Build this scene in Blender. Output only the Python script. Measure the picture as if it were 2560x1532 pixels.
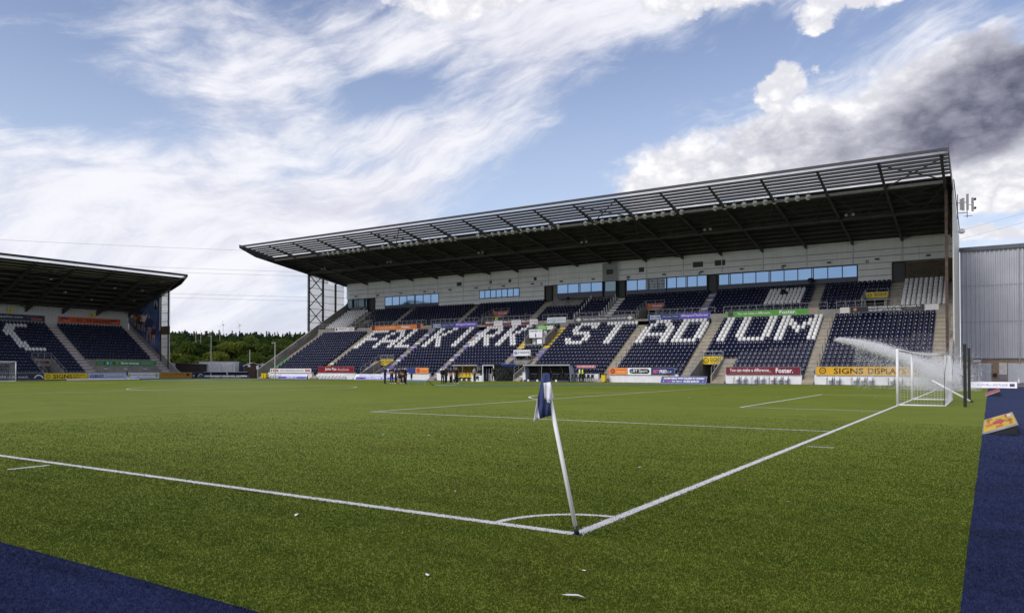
import bpy, bmesh, math, random
import numpy as np
from mathutils import Vector, Matrix

random.seed(7); np.random.seed(7)
for o in list(bpy.data.objects): bpy.data.objects.remove(o, do_unlink=True)
SC = bpy.context.scene
COL = SC.collection
R = math.radians

# ------------------------------------------------------------------ camera
YAW = 0.5722
cam_d = bpy.data.cameras.new('camera'); cam = bpy.data.objects.new('camera', cam_d); COL.objects.link(cam)
cam.location = (3.533, -6.688, 1.682)
cam.rotation_euler = (R(90) + 0.0148, 0.0, YAW)
cam_d.sensor_width = 36.0; cam_d.lens = 36.0 * 1857.5 / 2560.0
cam_d.shift_y = (892.5 - 766.0) / 2560.0
cam_d.clip_start = 0.1; cam_d.clip_end = 6000
SC.camera = cam

# ------------------------------------------------------------------ view
SC.view_settings.view_transform = 'Standard'
SC.view_settings.look = 'None'
SC.view_settings.exposure = 0.5
SC.view_settings.gamma = 1.0
SC.view_settings.use_curve_mapping = False

# ------------------------------------------------------------------ node maths helper
class NV:
    """a socket with operators that make Math nodes"""
    nt = None
    def __init__(s, sock): s.s = sock
    @staticmethod
    def m(op, *a, clamp=False):
        n = NV.nt.nodes.new('ShaderNodeMath'); n.operation = op; n.use_clamp = clamp
        for i, v in enumerate(a):
            if isinstance(v, NV): NV.nt.links.new(v.s, n.inputs[i])
            else: n.inputs[i].default_value = float(v)
        return NV(n.outputs[0])
    def __add__(s, o): return NV.m('ADD', s, o)
    __radd__ = __add__
    def __sub__(s, o): return NV.m('SUBTRACT', s, o)
    def __rsub__(s, o): return NV.m('SUBTRACT', o, s)
    def __mul__(s, o): return NV.m('MULTIPLY', s, o)
    __rmul__ = __mul__
    def __truediv__(s, o): return NV.m('DIVIDE', s, o)
    def sat(s): return NV.m('ADD', s, 0, clamp=True)
def smooth(v, a, b):
    n = NV.nt.nodes.new('ShaderNodeMapRange'); n.interpolation_type = 'SMOOTHSTEP'
    NV.nt.links.new(v.s, n.inputs['Value'])
    n.inputs['From Min'].default_value = a; n.inputs['From Max'].default_value = b
    return NV(n.outputs['Result'])
def vec(x, y, z=0.0):
    n = NV.nt.nodes.new('ShaderNodeCombineXYZ')
    for i, v in enumerate((x, y, z)):
        if isinstance(v, NV): NV.nt.links.new(v.s, n.inputs[i])
        else: n.inputs[i].default_value = v
    return NV(n.outputs[0])
def noise(v, scale, detail=5, rough=0.55, dist=0.0, lac=2.0):
    n = NV.nt.nodes.new('ShaderNodeTexNoise'); n.noise_dimensions = '3D'
    if v is not None: NV.nt.links.new(v.s, n.inputs['Vector'])
    n.inputs['Scale'].default_value = scale; n.inputs['Detail'].default_value = detail
    n.inputs['Roughness'].default_value = rough; n.inputs['Distortion'].default_value = dist
    n.inputs['Lacunarity'].default_value = lac
    return NV(n.outputs['Fac'])
def mixc(f, a, b):
    n = NV.nt.nodes.new('ShaderNodeMix'); n.data_type = 'RGBA'
    for sock, v in ((n.inputs[0], f), (n.inputs[6], a), (n.inputs[7], b)):
        if isinstance(v, NV): NV.nt.links.new(v.s, sock)
        elif isinstance(v, (tuple, list)): sock.default_value = (*v[:3], 1)
        else: sock.default_value = v
    return NV(n.outputs[2])

# ------------------------------------------------------------------ sky
SUN_AZ, SUN_EL = R(198), R(40)         # azimuth from +Y towards +X: behind the camera, a little to the left
world = bpy.data.worlds.new('World'); SC.world = world; world.use_nodes = True
nt = world.node_tree; nt.nodes.clear(); NV.nt = nt
SKYK = 0.1
world.cycles.sampling_method = 'MANUAL'; world.cycles.sample_map_resolution = 256
sky = nt.nodes.new('ShaderNodeTexSky'); sky.sky_type = 'NISHITA'; sky.sun_disc = False
sky.sun_elevation = SUN_EL; sky.sun_rotation = SUN_AZ; sky.altitude = 50
sky.air_density = 1.0; sky.dust_density = 0.6; sky.ozone_density = 2.0
tc = nt.nodes.new('ShaderNodeTexCoord')
sep = nt.nodes.new('ShaderNodeSeparateXYZ'); nt.links.new(tc.outputs['Generated'], sep.inputs[0])
X, Y, Z = (NV(sep.outputs[i]) for i in range(3))
cyw, syw = math.cos(YAW), math.sin(YAW)
rgt = X * cyw + Y * syw
fwd = Y * cyw - X * syw
az = NV.m('ARCTAN2', rgt, fwd)                 # radians, 0 = towards the long stand's middle, + = to the right
el = NV.m('ARCSINE', NV.m('MINIMUM', NV.m('MAXIMUM', Z, -1), 1))
zz = NV.m('MAXIMUM', Z, 0.0) + 0.16            # cloud-layer projection
px, py = rgt / zz, fwd / zz
# --- high cirrus: wisps drawn out along one wind direction, bent by a slow warp
ca, sa = math.cos(R(20)), math.sin(R(20))
warp = noise(vec(az * 2.0, el * 3.0, 3.1), 1.3, 3, 0.5)
warp2 = noise(vec(az * 5.0, el * 8.0, 9.7), 1.5, 4, 0.55)
sx_ = az * ca + el * sa + (warp - 0.5) * 0.20; ty_ = el * ca - az * sa + (warp - 0.5) * 0.17 + (warp2 - 0.5) * 0.03
str_ = noise(vec(sx_ * 2.6, ty_ * 7.0, 0.0), 1.5, 7, 0.60)
fib = noise(vec(sx_ * 5.0 + warp2 * 0.2, ty_ * 20.0, 5.0), 1.6, 6, 0.64)
puff = noise(vec(az * 5.0, el * 9.0, 12.0), 2.0, 6, 0.62)
cov = str_ * 0.60 + fib * 0.33 + puff * 0.24
def gauss(a0, e0, wa, we, rot=0.0):
    """soft elliptical patch in (azimuth, elevation) degrees"""
    c, s = math.cos(R(rot)), math.sin(R(rot))
    da, de = az - R(a0), el - R(e0)
    u = (da * c + de * s) / R(wa); v = (de * c - da * s) / R(we)
    return NV.m('POWER', 2.71828, (u * u + v * v) * -1.0)
def ell(a0, e0, wa, we, rot=0.0):
    c, s = math.cos(R(rot)), math.sin(R(rot))
    da, de = az - R(a0), el - R(e0)
    u = (da * c + de * s) / R(wa); v = (de * c - da * s) / R(we)
    return 1.0 - (u * u + v * v)
# where the photograph's cirrus is thick / where it is open blue
bias = gauss(-22, 11, 17, 6.5, 10) * 0.17 + gauss(-6, 17, 26, 2.6, 32) * 0.17 + gauss(-17, 20.5, 9, 2.8, 12) * 0.15 \
     + gauss(4, 25, 10, 2.2, 6) * 0.2 - gauss(-9, 20.0, 7.5, 2.2, 4) * 0.24 - gauss(5, 14, 9, 4.5, 20) * 0.32 - gauss(14, 22, 10, 2.6, 4) * 0.20 \
     - gauss(-33, 23, 10, 4.0, -15) * 0.15 - gauss(-31, 17, 8, 2.0, -8) * 0.20 - gauss(-12, 15, 7, 1.4, 8) * 0.17
low = smooth(el, R(12), R(2.0))                 # everything whitens towards the horizon
cir = smooth(cov + bias, 0.46, 0.76)
cir = NV.m('MAXIMUM', cir * 0.95, low * (0.35 + 0.9 * fib))
hz = mixc(smooth(el, R(30), R(3)), (1.20, 1.02, 1.04), (1.24, 1.08, 1.0))
blue = nt.nodes.new('ShaderNodeMix'); blue.data_type = 'RGBA'; blue.blend_type = 'MULTIPLY'; blue.inputs[0].default_value = 1
nt.links.new(sky.outputs[0], blue.inputs[6]); nt.links.new(hz.s, blue.inputs[7])
blue_v = mixc(smooth(el, R(27), R(5)) * 0.62 + 0.06, NV(blue.outputs[2]), (0.42 / SKYK, 0.50 / SKYK, 0.68 / SKYK))   # thin veil
K = 0.74 / SKYK
cirrus_col = mixc(smooth(str_ * 0.6 + fib * 0.4, 0.36, 0.60), (0.66 * K, 0.67 * K, 0.78 * K), (0.92 * K, 0.92 * K, 0.97 * K))
base = mixc(cir, blue_v, cirrus_col)
# --- low cumulus: billowing edge, bright rim, grey belly where it is thick
cn = noise(vec(az * 9.0, el * 12.0, 1.7), 1.0, 7, 0.58)
cw = noise(vec(az * 9.0, el * 12.0, 7.9), 1.0, 7, 0.58)
az0, el0 = az, el
az, el = az + (cn - 0.5) * R(11), el + (cw - 0.5) * R(7.5)      # ragged, billowing outline
mx = lambda *a: a[0] if len(a) == 1 else NV.m('MAXIMUM', a[0], mx(*a[1:]))
shape = mx(ell(24, 14.8, 15.5, 4.2, 3), ell(34, 17.0, 10, 3.7, 5), ell(12.3, 13.4, 4.6, 2.6, 15), ell(20.6, 19.8, 2.0, 1.9), ell(12.5, 26.4, 7.5, 1.9, -5),
           ell(24.5, 24.6, 4.2, 1.25), ell(33, 12.0, 6, 1.8), ell(32, 8.3, 3.5, 0.9), ell(-4, 27.0, 5, 1.2, 4), ell(70, 14, 22, 6), ell(-75, 12, 25, 6), ell(130, 15, 25, 6), ell(-140, 16, 22, 5))
az, el = az0, el0
fine_ = noise(vec(az * 30.0, el * 42.0, 4.4), 1.0, 5, 0.6)
dens = shape + (cn - 0.5) * 0.9 + (fine_ - 0.5) * 0.9
calpha = smooth(dens, -0.22, 0.46) * smooth(el, R(0.5), R(3.5))
lit = noise(vec(az * 11.0 + cn * 0.8, el * 20.0, 6.3), 1.0, 7, 0.62)
bil = NV.m('ABSOLUTE', noise(vec(az * 20.0, el * 30.0, 8.8), 1.0, 5, 0.55) * 2.0 - 1.0)      # billows
belly = gauss(34, 17.3, 8.5, 3.3, 10) * 1.25 + gauss(20, 16.2, 5.5, 1.7, 4) * 0.36 + gauss(27, 14.2, 9, 1.4, 0) * 0.42 + gauss(16, 13.6, 3.0, 1.2, 0) * 0.26
g1 = smooth(belly + (lit - 0.5) * 1.4 - bil * 0.22 + 0.06, 0.16, 0.70)
g2 = smooth(belly + (lit - 0.5) * 1.25 - bil * 0.3 + 0.08, 0.48, 1.15)
rim = mixc(smooth(bil * 0.9 + lit * 0.5, 0.22, 0.62), (0.74 * K, 0.74 * K, 0.80 * K), (1.04 * K, 1.03 * K, 1.04 * K))
ccol = mixc(g1, rim, (0.50 * K, 0.51 * K, 0.59 * K))
ccol = mixc(g2, ccol, mixc(smooth(lit * 0.7 + bil * 0.3, 0.28, 0.60), (0.10 * K, 0.105 * K, 0.165 * K), (0.32 * K, 0.325 * K, 0.41 * K)))
full = mixc(calpha, base, ccol)
bgn = nt.nodes.new('ShaderNodeBackground'); bgn.inputs['Strength'].default_value = SKYK
nt.links.new(full.s, bgn.inputs['Color'])
wo = nt.nodes.new('ShaderNodeOutputWorld'); nt.links.new(bgn.outputs[0], wo.inputs[0])

# ------------------------------------------------------------------ sun behind thin cloud
sd = bpy.data.lights.new('sun', 'SUN'); sd.energy = 1.5; sd.angle = R(24); sd.color = (1.0, 0.955, 0.88)
sun = bpy.data.objects.new('sun', sd); COL.objects.link(sun)
sdir = Vector((math.sin(SUN_AZ) * math.cos(SUN_EL), math.cos(SUN_AZ) * math.cos(SUN_EL), math.sin(SUN_EL)))
sun.rotation_euler = sdir.to_track_quat('Z', 'Y').to_euler(); sun.location = (0, 0, 60)

# ------------------------------------------------------------------ materials
def lin(h):
    if isinstance(h, str):
        h = h.lstrip('#'); c = [int(h[i:i+2], 16) / 255 for i in (0, 2, 4)]
        return tuple(x / 12.92 if x <= 0.04045 else ((x + 0.055) / 1.055) ** 2.4 for x in c)
    return tuple(h)
MATS = {}
def pm(name, col, rough=0.6, metal=0.0, var=0.12, scale=3.0, bump=0.0, spec=0.5, streak=0.0, island=0.0):
    """procedural Principled material with uneven colour, optional dirt streaks running down and fine relief"""
    if name in MATS: return MATS[name]
    m = bpy.data.materials.new(name); m.use_nodes = True; t = m.node_tree; NV.nt = t
    b = t.nodes['Principled BSDF']; c = lin(col)
    b.inputs['Roughness'].default_value = rough; b.inputs['Metallic'].default_value = metal
    b.inputs['Specular IOR Level'].default_value = spec
    g = t.nodes.new('ShaderNodeNewGeometry'); P = NV(g.outputs['Position'])
    f = noise(P, scale, 4, 0.6)
    lo = tuple(x * (1 - var) for x in c); hi = tuple(min(0.95, x * (1 + var)) for x in c)
    out = mixc(smooth(f, 0.3, 0.7), lo, hi)
    if streak:
        mp = t.nodes.new('ShaderNodeMapping'); mp.inputs['Scale'].default_value = (3.2, 3.2, 0.22); t.links.new(g.outputs['Position'], mp.inputs[0])
        s = noise(NV(mp.outputs[0]), 1.1, 5, 0.65)
        out = mixc(smooth(s, 0.52, 0.78) * streak, out, tuple(x * 0.42 + 0.012 for x in c))
    if island:
        out2 = mixc(NV(g.outputs['Random Per Island']), tuple(x * (1 - island) for x in c), tuple(x * (1 + island) for x in c))
        out = mixc(0.6, out, out2)
    t.links.new(out.s, b.inputs['Base Color'])
    rr = f * 0.16 + (rough - 0.08)
    t.links.new(rr.sat().s, b.inputs['Roughness'])
    if bump:
        bn = t.nodes.new('ShaderNodeBump'); bn.inputs['Strength'].default_value = bump; bn.inputs['Distance'].default_value = 0.02
        t.links.new(noise(P, scale * 9, 5, 0.6).s, bn.inputs['Height']); t.links.new(bn.outputs[0], b.inputs['Normal'])
    MATS[name] = m; return m

CONC = pm('concrete', (0.27, 0.255, 0.235), 0.85, var=0.18, scale=1.2, bump=0.25, streak=0.5)
STEP = pm('stair_concrete', (0.36, 0.315, 0.235), 0.85, var=0.16, scale=1.5, streak=0.2)
WHITEWALL = pm('white_cladding', (0.84, 0.84, 0.85), 0.45, var=0.05, scale=0.6, streak=0.40)
WHITEPAINT = pm('white_paint', (0.78, 0.78, 0.79), 0.4, var=0.05, scale=2)
DARKSTEEL = pm('dark_steel', (0.035, 0.036, 0.042), 0.5, var=0.2, scale=1.5)
ROOFSHADE = pm('shaded_roof_sheet', (0.030, 0.029, 0.030), 0.6, var=0.25, scale=0.7, streak=0.3)  # shade of the unlit underside is put into this near-black colour
PURLIN = pm('purlin_steel', (0.062, 0.058, 0.056), 0.55, var=0.25, scale=1.0)
GALV = pm('galvanised_steel', (0.42, 0.43, 0.45), 0.45, metal=0.55, var=0.15, scale=6)
NAVYSEAT = pm('navy_plastic', (0.010, 0.014, 0.046), 0.40, var=0.2, scale=2.5, spec=0.28, island=0.35)
WHITESEAT = pm('white_plastic', (0.78, 0.78, 0.78), 0.35, var=0.06, scale=2.5, island=0.08)
NAVYPAN = pm('navy_frame_panel', (0.035, 0.045, 0.085), 0.35, var=0.12)
BLACK = pm('black_paint', (0.012, 0.012, 0.013), 0.45, var=0.2)
BLACKM = pm('black_cloth', (0.006, 0.006, 0.008), 0.85, var=0.3, scale=8)
BRICKD = pm('brown_brick', (0.105, 0.082, 0.058), 0.85, var=0.3, scale=4, bump=0.3)
BRICKL = pm('buff_brick', (0.33, 0.235, 0.17), 0.85, var=0.22, scale=4, bump=0.3)
PURPLE = pm('purple_print', (0.15, 0.14, 0.42), 0.6, var=0.2)
YELLOW = pm('yellow_print', (0.78, 0.56, 0.02), 0.5, var=0.08)
HALLGREY = pm('grey_corrugated_sheet', (0.46, 0.47, 0.51), 0.45, metal=0.15, var=0.06, scale=0.4, streak=0.25)
CREAM = pm('cream_sheet', (0.62, 0.60, 0.52), 0.5, var=0.08)
TARMAC = pm('tarmac', (0.13, 0.12, 0.12), 0.9, var=0.25, scale=0.8, bump=0.3)
SKIN = pm('skin', (0.36, 0.21, 0.15), 0.55, var=0.1, scale=20)
HAIR = pm('brown_hair', (0.05, 0.03, 0.018), 0.7, var=0.3, scale=40)
GREYHAIR = pm('grey_hair', (0.55, 0.53, 0.50), 0.7, var=0.2, scale=40)
HIVIS = pm('hi_vis_cloth', (0.62, 0.78, 0.02), 0.7, var=0.1, scale=10)

def glassmat(name, tint, rough=0.06):
    m = bpy.data.materials.new(name); m.use_nodes = True; t = m.node_tree; NV.nt = t
    b = t.nodes['Principled BSDF']
    g = t.nodes.new('ShaderNodeNewGeometry')
    f = noise(NV(g.outputs['Position']), 0.35, 3, 0.5)
    t.links.new(mixc(f, tuple(x * 0.88 for x in tint), tuple(min(1, x * 1.1) for x in tint)).s, b.inputs['Base Color'])
    b.inputs['Metallic'].default_value = 0.9; b.inputs['Roughness'].default_value = rough
    bn = t.nodes.new('ShaderNodeBump'); bn.inputs['Strength'].default_value = 0.08; bn.inputs['Distance'].default_value = 0.03
    t.links.new(noise(NV(g.outputs['Position']), 0.5, 2).s, bn.inputs['Height']); t.links.new(bn.outputs[0], b.inputs['Normal'])
    return m
GLASS = glassmat('coated_window_glass', (0.24, 0.37, 0.54))
GREYGLASS = glassmat('grey_window_glass', (0.14, 0.20, 0.22))
def sheetmat(name, col, transp, trans):
    """clear / milky roofing sheet: part see-through, part diffusing"""
    m = bpy.data.materials.new(name); m.use_nodes = True; t = m.node_tree; t.nodes.clear(); NV.nt = t
    o = t.nodes.new('ShaderNodeOutputMaterial')
    a = t.nodes.new('ShaderNodeBsdfTransparent'); a.inputs[0].default_value = (0.95, 0.96, 0.97, 1)
    b = t.nodes.new('ShaderNodeBsdfTranslucent'); c = t.nodes.new('ShaderNodeBsdfDiffuse')
    g = t.nodes.new('ShaderNodeNewGeometry')
    cc = mixc(smooth(noise(NV(g.outputs['Position']), 0.8, 5), 0.35, 0.7), tuple(x * 0.9 for x in col), col)
    t.links.new(cc.s, b.inputs[0]); t.links.new(cc.s, c.inputs[0])
    m1 = t.nodes.new('ShaderNodeMixShader'); m1.inputs[0].default_value = trans
    t.links.new(c.outputs[0], m1.inputs[1]); t.links.new(b.outputs[0], m1.inputs[2])
    m2 = t.nodes.new('ShaderNodeMixShader'); m2.inputs[0].default_value = transp
    t.links.new(m1.outputs[0], m2.inputs[1]); t.links.new(a.outputs[0], m2.inputs[2])
    t.links.new(m2.outputs[0], o.inputs[0]); return m
CLEAR = sheetmat('clear_roof_sheet', (0.58, 0.58, 0.58), 0.58, 0.85)
MILKY = sheetmat('milky_wall_sheet', (0.94, 0.92, 0.86), 0.55, 0.9)

# ------------------------------------------------------------------ mesh builder
class MB:
    def __init__(s): s.v = []; s.f = []; s.m = []
    def add(s, vs, fs, mi=0):
        n = len(s.v); s.v += [tuple(p) for p in vs]; s.f += [tuple(i + n for i in f) for f in fs]; s.m += [mi] * len(fs); return s
    def box(s, x0, x1, y0, y1, z0, z1, mi=0):
        return s.add([(x0,y0,z0),(x1,y0,z0),(x1,y1,z0),(x0,y1,z0),(x0,y0,z1),(x1,y0,z1),(x1,y1,z1),(x0,y1,z1)],
                     [(0,3,2,1),(4,5,6,7),(0,1,5,4),(1,2,6,5),(2,3,7,6),(3,0,4,7)], mi)
    def beam(s, p, q, w, h, mi=0, up=(0,0,1)):
        p, q = Vector(p), Vector(q); d = (q - p).normalized(); u = Vector(up)
        r = d.cross(u)
        if r.length < 1e-4: r = d.cross(Vector((0,1,0)))
        r.normalize(); u = r.cross(d).normalized(); r *= w / 2; u *= h / 2
        vs = [p - r - u, p + r - u, p + r + u, p - r + u, q - r - u, q + r - u, q + r + u, q - r + u]
        return s.add(vs, [(0,1,2,3),(7,6,5,4),(0,4,5,1),(1,5,6,2),(2,6,7,3),(3,7,4,0)], mi)
    def tube(s, pts, r, n=6, mi=0, caps=True):
        pts = [Vector(p) for p in pts]; rs = r if isinstance(r, (list, tuple)) else [r] * len(pts); rings = []
        for i, p in enumerate(pts):
            d = (pts[min(i+1, len(pts)-1)] - pts[max(i-1, 0)]).normalized()
            a = d.cross(Vector((0,0,1)))
            if a.length < 1e-3: a = Vector((1,0,0))
            a.normalize(); b = d.cross(a)
            rings.append([p + (a * math.cos(2*math.pi*k/n) + b * math.sin(2*math.pi*k/n)) * rs[i] for k in range(n)])
        vs = [v for rg in rings for v in rg]; fs = []
        for i in range(len(pts)-1):
            for k in range(n): fs.append((i*n+k, i*n+(k+1)%n, (i+1)*n+(k+1)%n, (i+1)*n+k))
        if caps: fs += [tuple(range(n-1,-1,-1)), tuple((len(pts)-1)*n+k for k in range(n))]
        return s.add(vs, fs, mi)
    def prism(s, poly, axis, a0, a1, mi=0):
        """polygon in the plane across `axis`, pushed from a0 to a1"""
        def P(u, v, a): return {'x': (a,u,v), 'y': (u,a,v), 'z': (u,v,a)}[axis]
        n = len(poly); vs = [P(u,v,a0) for u,v in poly] + [P(u,v,a1) for u,v in poly]
        fs = [tuple(range(n-1,-1,-1)), tuple(range(n,2*n))] + [(i,(i+1)%n,n+(i+1)%n,n+i) for i in range(n)]
        return s.add(vs, fs, mi)
    def disc(s, c, nrm, r, t, n=12, mi=0):
        c, nrm = Vector(c), Vector(nrm).normalized(); return s.tube([c, c + nrm * t], r, n, mi)
    def ball(s, c, r, nu=8, nv=5, mi=0, sz=1.0):
        c = Vector(c); vs = [c + Vector((0,0,r*sz))]
        for j in range(1, nv):
            th = math.pi*j/nv
            vs += [c + Vector((r*math.sin(th)*math.cos(2*math.pi*k/nu), r*math.sin(th)*math.sin(2*math.pi*k/nu), r*sz*math.cos(th))) for k in range(nu)]
        vs.append(c - Vector((0,0,r*sz))); fs = [(0,1+k,1+(k+1)%nu) for k in range(nu)]
        for j in range(nv-2):
            for k in range(nu): fs.append((1+j*nu+k, 1+(j+1)*nu+k, 1+(j+1)*nu+(k+1)%nu, 1+j*nu+(k+1)%nu))
        L = len(vs)-1; fs += [(L, L-nu+(k+1)%nu, L-nu+k) for k in range(nu)]
        return s.add(vs, fs, mi)
    def mesh(s, name, mats):
        me = bpy.data.meshes.new(name); me.from_pydata(s.v, [], s.f)
        for m in (mats if isinstance(mats, (list, tuple)) else [mats]): me.materials.append(m)
        if len(me.polygons) == len(s.m): me.polygons.foreach_set('material_index', s.m)
        bm = bmesh.new(); bm.from_mesh(me); bmesh.ops.recalc_face_normals(bm, faces=bm.faces); bm.to_mesh(me); bm.free()
        me.update(); return me
    def build(s, name, mats, parent=None, smooth=False):
        me = s.mesh(name, mats)
        if smooth: me.polygons.foreach_set('use_smooth', [True] * len(me.polygons))
        return link(name, me, parent)
def link(name, me, parent=None):
    o = bpy.data.objects.new(name, me); COL.objects.link(o)
    if parent is not None: o.parent = parent
    return o
def tag(o, label=None, cat=None, group=None, kind=None):
    if label: o['label'] = label
    if cat: o['category'] = cat
    if group: o['group'] = group
    if kind: o['kind'] = kind
    return o
def empty(name, loc=(0,0,0), rz=0.0, label=None, cat=None, group=None):
    o = bpy.data.objects.new(name, None); COL.objects.link(o); o.location = loc; o.rotation_euler = (0,0,rz); o.empty_display_size = 0.3
    return tag(o, label, cat, group)
def arrmesh(name, V, F, mats, mi=None):
    """mesh from numpy arrays; F is (n,3) or (n,4)"""
    me = bpy.data.meshes.new(name); k = F.shape[1]
    me.vertices.add(len(V)); me.vertices.foreach_set('co', np.ascontiguousarray(V, np.float32).ravel())
    me.loops.add(F.size); me.loops.foreach_set('vertex_index', np.ascontiguousarray(F, np.int32).ravel())
    me.polygons.add(len(F)); me.polygons.foreach_set('loop_start', np.arange(0, F.size, k, dtype=np.int32))
    for m in (mats if isinstance(mats, (list, tuple)) else [mats]): me.materials.append(m)
    if mi is not None: me.polygons.foreach_set('material_index', np.ascontiguousarray(mi, np.int32))
    me.update(calc_edges=True); return me
def ordn(n): return f"{n}{'th' if 10 <= n % 100 <= 20 else {1:'st',2:'nd',3:'rd'}.get(n % 10,'th')}"

# ------------------------------------------------------------------ lettering (turned into meshes at the end)
PENDING = []
def text(body, parent, cx, cy, w, h, mat, z=0.012, bold=0.0, shear=0.0, name='lettering', fit=True):
    cu = bpy.data.curves.new(name, 'FONT'); cu.body = body; cu.resolution_u = 2; cu.offset = bold; cu.shear = shear
    cu.align_x = 'CENTER'
    o = bpy.data.objects.new(name, cu); COL.objects.link(o)
    PENDING.append((o, parent, cx, cy, w, h, mat, z, name)); return o
def flush_text():
    bpy.context.view_layer.update(); dg = bpy.context.evaluated_depsgraph_get()
    for o, parent, cx, cy, w, h, mat, z, name in PENDING:
        me = bpy.data.meshes.new_from_object(o.evaluated_get(dg)); n = len(me.vertices)
        if n:
            co = np.empty(n*3, np.float32); me.vertices.foreach_get('co', co); co = co.reshape(-1,3)
            mn, mx = co.min(0), co.max(0); d = np.maximum(mx - mn, 1e-4)
            co[:,0] = (co[:,0]-mn[0])/d[0]*w + cx - w/2; co[:,1] = (co[:,1]-mn[1])/d[1]*h + cy - h/2; co[:,2] = z
            me.vertices.foreach_set('co', co.ravel())
        me.materials.clear(); me.materials.append(mat); me.name = name
        bpy.data.objects.remove(o, do_unlink=True)
        t = link(name, me, parent)
    PENDING.clear()
def frame(o, origin, right, up):
    r = Vector(right).normalized(); u = Vector(up).normalized(); n = r.cross(u)
    M = Matrix.Identity(4)
    for i in range(3): M[i][0], M[i][1], M[i][2], M[i][3] = r[i], u[i], n[i], origin[i]
    o.matrix_world = M; return o
def ink(col):
    return pm('print_' + (col if isinstance(col, str) else '%02x%02x%02x' % tuple(int(c*255) for c in col)).lstrip('#'), col, 0.5, var=0.06, scale=3)
def board(origin, right, up, w, h, bg, label, texts=(), patches=(), name='advertising_board', cat='advertising board', group=None, thick=0.05, parent=None):
    """a flat printed panel: local x to the right, y up, z out of its face"""
    mb = MB().box(0, w, 0, h, -thick, 0)
    e = 0.02
    if parent is None:
        mb.box(-e, 0, -e, h+e, -thick-0.01, 0.012, 1).box(w, w+e, -e, h+e, -thick-0.01, 0.012, 1)
        mb.box(0, w, -e, 0, -thick-0.01, 0.012, 1).box(0, w, h, h+e, -thick-0.01, 0.012, 1)
    o = mb.build(name, [ink(bg), GALV], parent)
    if parent is None: tag(o, label, cat, group)
    frame(o, origin, right, up)
    for (x0, x1, y0, y1, c) in patches:
        MB().box(x0, x1, y0, y1, 0.001, 0.006).build('printed_panel', ink(c), o)
    for t in texts:
        body, cx, cy, tw, th, c = t[:6]; k = t[6] if len(t) > 6 else {}
        text(body, o, cx, cy, tw, th, ink(c), **k)
    return o
def roundel(o, cx, cy, r, c1, c2=None):
    MB().disc((cx,cy,0.006), (0,0,1), r, 0.003, 16).build('emblem', ink(c1), o)
    if c2: MB().disc((cx,cy,0.010), (0,0,1), r*0.72, 0.003, 16).build('emblem', ink(c2), o)

# ================================================================== THE SETTING
PW, PL = 69.18, 100.06                       # pitch: goal line from corner (0,0) along +Y, touchline along -X
GX0, GX1, GY0, GY1 = -103.4, 3.34, -3.31, 72.6   # green carpet
def turfmat(name, c1, c2, c3, sc, fib=0.24, sheen=0.0, worn=None, soft=0.0):
    m = bpy.data.materials.new(name); m.use_nodes = True; t = m.node_tree; NV.nt = t; b = t.nodes['Principled BSDF']
    g = t.nodes.new('ShaderNodeNewGeometry'); P = NV(g.outputs['Position'])
    big = noise(P, 0.16, 4, 0.6); mid = noise(P, 1.1, 5, 0.65); fine = noise(P, sc, 6, 0.75)
    mp = t.nodes.new('ShaderNodeMapping'); mp.inputs['Scale'].default_value = (0.35, 3.0, 1); mp.inputs['Rotation'].default_value = (0,0,0.25)
    t.links.new(g.outputs['Position'], mp.inputs[0]); brush = noise(NV(mp.outputs[0]), 0.8, 4, 0.6)
    c = mixc(smooth(mid * 0.28 + big * 0.42 + brush * 0.50, 0.46, 0.72), c1, c2)
    c = mixc(smooth(fine, 0.40, 0.78) * fib, c, c3)
    if worn:
        wn = noise(P, 0.33, 5, 0.62); c = mixc(smooth(wn, 0.50, 0.74) * 0.75, c, worn)
    rp = NV(g.outputs['Random Per Island'])
    c = mixc(rp * 0.22, c, c3)
    t.links.new(c.s, b.inputs['Base Color']); b.inputs['Roughness'].default_value = 0.62
    b.inputs['Specular IOR Level'].default_value = 0.05
    if sheen:      # fibres catch light along the flat line of sight
        b.inputs['Sheen Weight'].default_value = sheen; b.inputs['Sheen Roughness'].default_value = 0.35; b.inputs['Sheen Tint'].default_value = (0.60, 0.68, 0.06, 1)
    bn = t.nodes.new('ShaderNodeBump'); bn.inputs['Strength'].default_value = 0.7; bn.inputs['Distance'].default_value = 0.02
    t.links.new((fine + mid * 0.6).s, bn.inputs['Height']); t.links.new(bn.outputs[0], b.inputs['Normal'])
    if soft:       # thin fibres let some light through
        o = t.nodes['Material Output']; tl = t.nodes.new('ShaderNodeBsdfTranslucent'); mx_ = t.nodes.new('ShaderNodeMixShader'); mx_.inputs[0].default_value = soft
        t.links.new(c.s, tl.inputs[0]); t.links.new(b.outputs[0], mx_.inputs[1]); t.links.new(tl.outputs[0], mx_.inputs[2]); t.links.new(mx_.outputs[0], o.inputs[0])
    return m
GRASS = turfmat('green_turf', (0.080, 0.116, 0.014), (0.138, 0.174, 0.024), (0.180, 0.210, 0.040), 55, sheen=0.20, worn=(0.078, 0.080, 0.010))
BLUET = turfmat('blue_turf', (0.004, 0.009, 0.034), (0.015, 0.026, 0.088), (0.09, 0.11, 0.23), 22, fib=0.45, worn=(0.010, 0.014, 0.036))
FIBRE = turfmat('green_fibre', (0.047, 0.078, 0.009), (0.098, 0.134, 0.018), (0.142, 0.172, 0.036), 55, worn=(0.078, 0.074, 0.014), soft=0.4)
BLUEF = turfmat('blue_fibre', (0.004, 0.009, 0.036), (0.017, 0.028, 0.098), (0.14, 0.165, 0.33), 22, fib=0.45, worn=(0.010, 0.014, 0.038), soft=0.3)
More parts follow.
